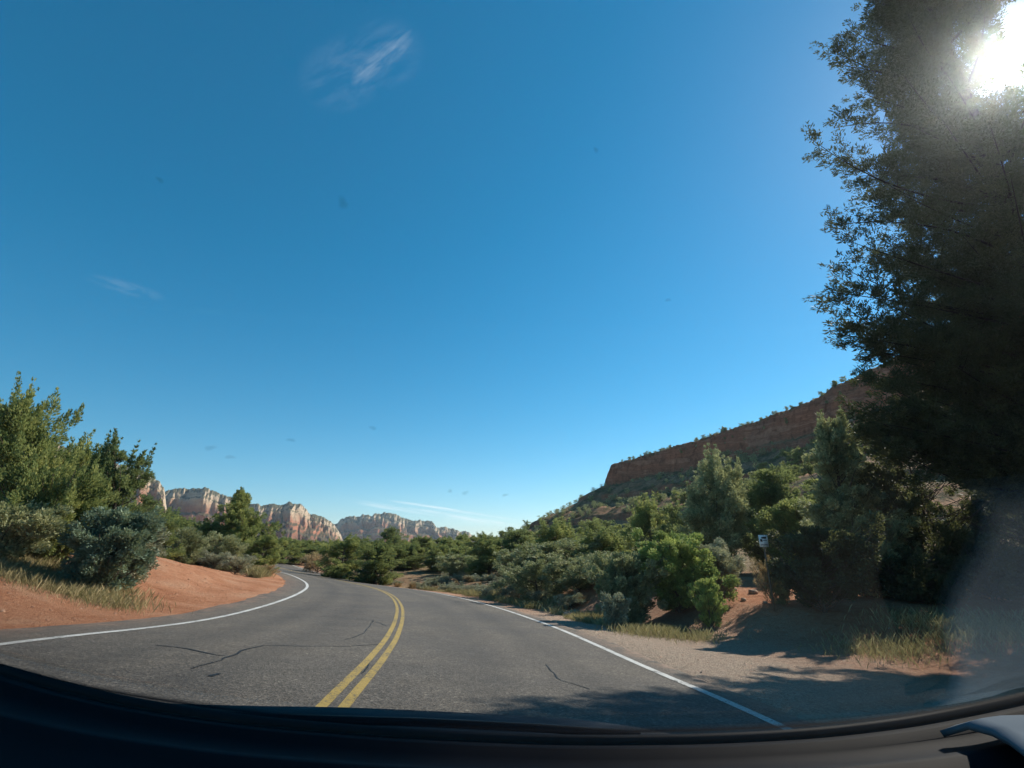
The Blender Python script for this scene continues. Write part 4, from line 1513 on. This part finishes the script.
# ------------------------------------------------------------------ sky, sun, camera
SUNV = Vector(ray(1003, 60)).normalized()
SUN_EL = math.asin(SUNV.z)
SUN_AZ = math.atan2(SUNV.x, SUNV.y)
w = bpy.data.worlds.new('World')
scene.world = w
w.use_nodes = True
nt = w.node_tree
nt.nodes.clear()
sky = N(nt, 'ShaderNodeTexSky')
sky.sky_type = 'NISHITA'
sky.sun_disc = False
sky.sun_elevation = SUN_EL
sky.sun_rotation = SUN_AZ
sky.altitude = 1300
sky.air_density = 1.0
sky.dust_density = .25
sky.ozone_density = 2.2
tc = N(nt, 'ShaderNodeTexCoord').outputs['Generated']


def vdot(a, v):
    n = nt.nodes.new('ShaderNodeVectorMath')
    n.operation = 'DOT_PRODUCT'
    L(nt, a, n.inputs[0])
    n.inputs[1].default_value = v
    return n.outputs['Value']


hs = N(nt, 'ShaderNodeHueSaturation')
hs.inputs['Hue'].default_value = .481
hs.inputs['Saturation'].default_value = 1.44
hs.inputs['Value'].default_value = 1.0
L(nt, sky.outputs[0], hs.inputs['Color'])
col = hs.outputs[0]


def cloud(px0, py0, px1, py1, half, thick_noise, strength, col):
    """a thin cirrus streak high in the sky between two directions, as wide as half"""
    a = Vector(ray(px0, py0)).normalized()
    b = Vector(ray(px1, py1)).normalized()
    c = ((a + b) / 2).normalized()
    u = (b - a)
    ln = u.length / 2
    u = (u - c * u.dot(c)).normalized()
    v = c.cross(u).normalized()
    U = math_n(nt, 'DIVIDE', vdot(tc, u), ln)
    V = math_n(nt, 'DIVIDE', vdot(tc, v), half)
    cmb = N(nt, 'ShaderNodeCombineXYZ')
    L(nt, U, cmb.inputs[0])
    L(nt, V, cmb.inputs[1])
    mp = N(nt, 'ShaderNodeMapping')
    mp.inputs['Scale'].default_value = thick_noise
    mp.inputs['Location'].default_value = (px0 * .37, py0 * .21, 0)
    L(nt, cmb.outputs[0], mp.inputs['Vector'])
    nz = noise_n(nt, mp.outputs[0], 1.0, 6, .62, .6)
    nz = math_n(nt, 'MULTIPLY', math_n(nt, 'SUBTRACT', nz, .40), 2.6, True)
    U2 = math_n(nt, 'MULTIPLY', U, U)
    V2 = math_n(nt, 'MULTIPLY', V, V)
    e = math_n(nt, 'SUBTRACT', 1.0, math_n(nt, 'ADD', math_n(nt, 'POWER', U2, 1.5), V2), True)
    front = math_n(nt, 'GREATER_THAN', vdot(tc, c), .5)
    e = math_n(nt, 'MULTIPLY', math_n(nt, 'MULTIPLY', e, nz), front)
    return mixc(nt, math_n(nt, 'MULTIPLY', e, strength), col, (9.0, 9.3, 9.6))


col = cloud(300, 95, 425, 38, .055, (1.6, 2.2, 1), .07, col)
col = cloud(350, 85, 415, 30, .016, (1.5, 1.8, 1), .16, col)
col = cloud(85, 277, 165, 298, .012, (1.6, 1.0, 1), .09, col)
col = cloud(385, 500, 525, 521, .0035, (1.2, .5, 1), 1.0, col)
col = cloud(330, 498, 520, 526, .006, (1.8, .6, 1), .6, col)
col = cloud(440, 519, 515, 525, .006, (1.6, .8, 1), .5, col)
# the sun itself with its bright ring of sky
d = vdot(tc, SUNV)
disc = math_n(nt, 'GREATER_THAN', d, math.cos(math.radians(1.1)))
ring = math_n(nt, 'POWER', math_n(nt, 'MAXIMUM', d, 0.0), 500.0)
add = math_n(nt, 'ADD', math_n(nt, 'MULTIPLY', disc, 160.0), math_n(nt, 'MULTIPLY', ring, 7.0))
cc = N(nt, 'ShaderNodeCombineColor')
L(nt, add, cc.inputs[0])
L(nt, add, cc.inputs[1])
L(nt, add, cc.inputs[2])
va = nt.nodes.new('ShaderNodeVectorMath')
va.operation = 'ADD'
L(nt, col, va.inputs[0])
L(nt, cc.outputs[0], va.inputs[1])
bg = N(nt, 'ShaderNodeBackground')
L(nt, va.outputs[0], bg.inputs['Color'])
bg.inputs['Strength'].default_value = .088
wo = N(nt, 'ShaderNodeOutputWorld')
L(nt, bg.outputs[0], wo.inputs['Surface'])

sl = bpy.data.lights.new('sun', 'SUN')
sl.energy = 4.4
sl.angle = math.radians(.53)
sl.color = (1.0, .93, .82)
so = link(bpy.data.objects.new('sun', sl))
so.rotation_euler = (-SUNV).to_track_quat('-Z', 'Y').to_euler()
so.location = (0, 0, 50)

cam = bpy.data.cameras.new('camera')
cam.sensor_width = 36
cam.lens = 36 * F / 1024
cam.clip_start = .02
cam.clip_end = 20000
co = link(bpy.data.objects.new('camera', cam))
co.location = (0, 0, CAMZ)
co.rotation_euler = (math.pi / 2 + PITCH, 0, 0)
scene.camera = co
vs = scene.view_settings
vs.view_transform = 'Standard'
vs.look = 'None'
vs.exposure = 0.85
vs.gamma = 1.0
vs.use_curve_mapping = False
cy = scene.cycles
cy.max_bounces = 8
cy.diffuse_bounces = 5
cy.glossy_bounces = 2
cy.transmission_bounces = 5
cy.transparent_max_bounces = 12
cy.caustics_reflective = False
cy.caustics_refractive = False
cy.use_denoising = True

# ------------------------------------------------------------------ thin summer air
m, nt = new_mat('thin_air')
out = N(nt, 'ShaderNodeOutputMaterial')
pv = N(nt, 'ShaderNodeVolumePrincipled')
pv.inputs['Color'].default_value = (.80, .90, 1.0, 1)
pv.inputs['Density'].default_value = .00006
pv.inputs['Anisotropy'].default_value = .25
L(nt, pv.outputs[0], out.inputs['Volume'])
hz = box('haze', -9500, 9500, -420, 9500, -60, 460, m)
tag(hz, 'thin pale blue air over the whole valley', 'haze', kind='stuff')
scene.cycles.volume_bounces = 0
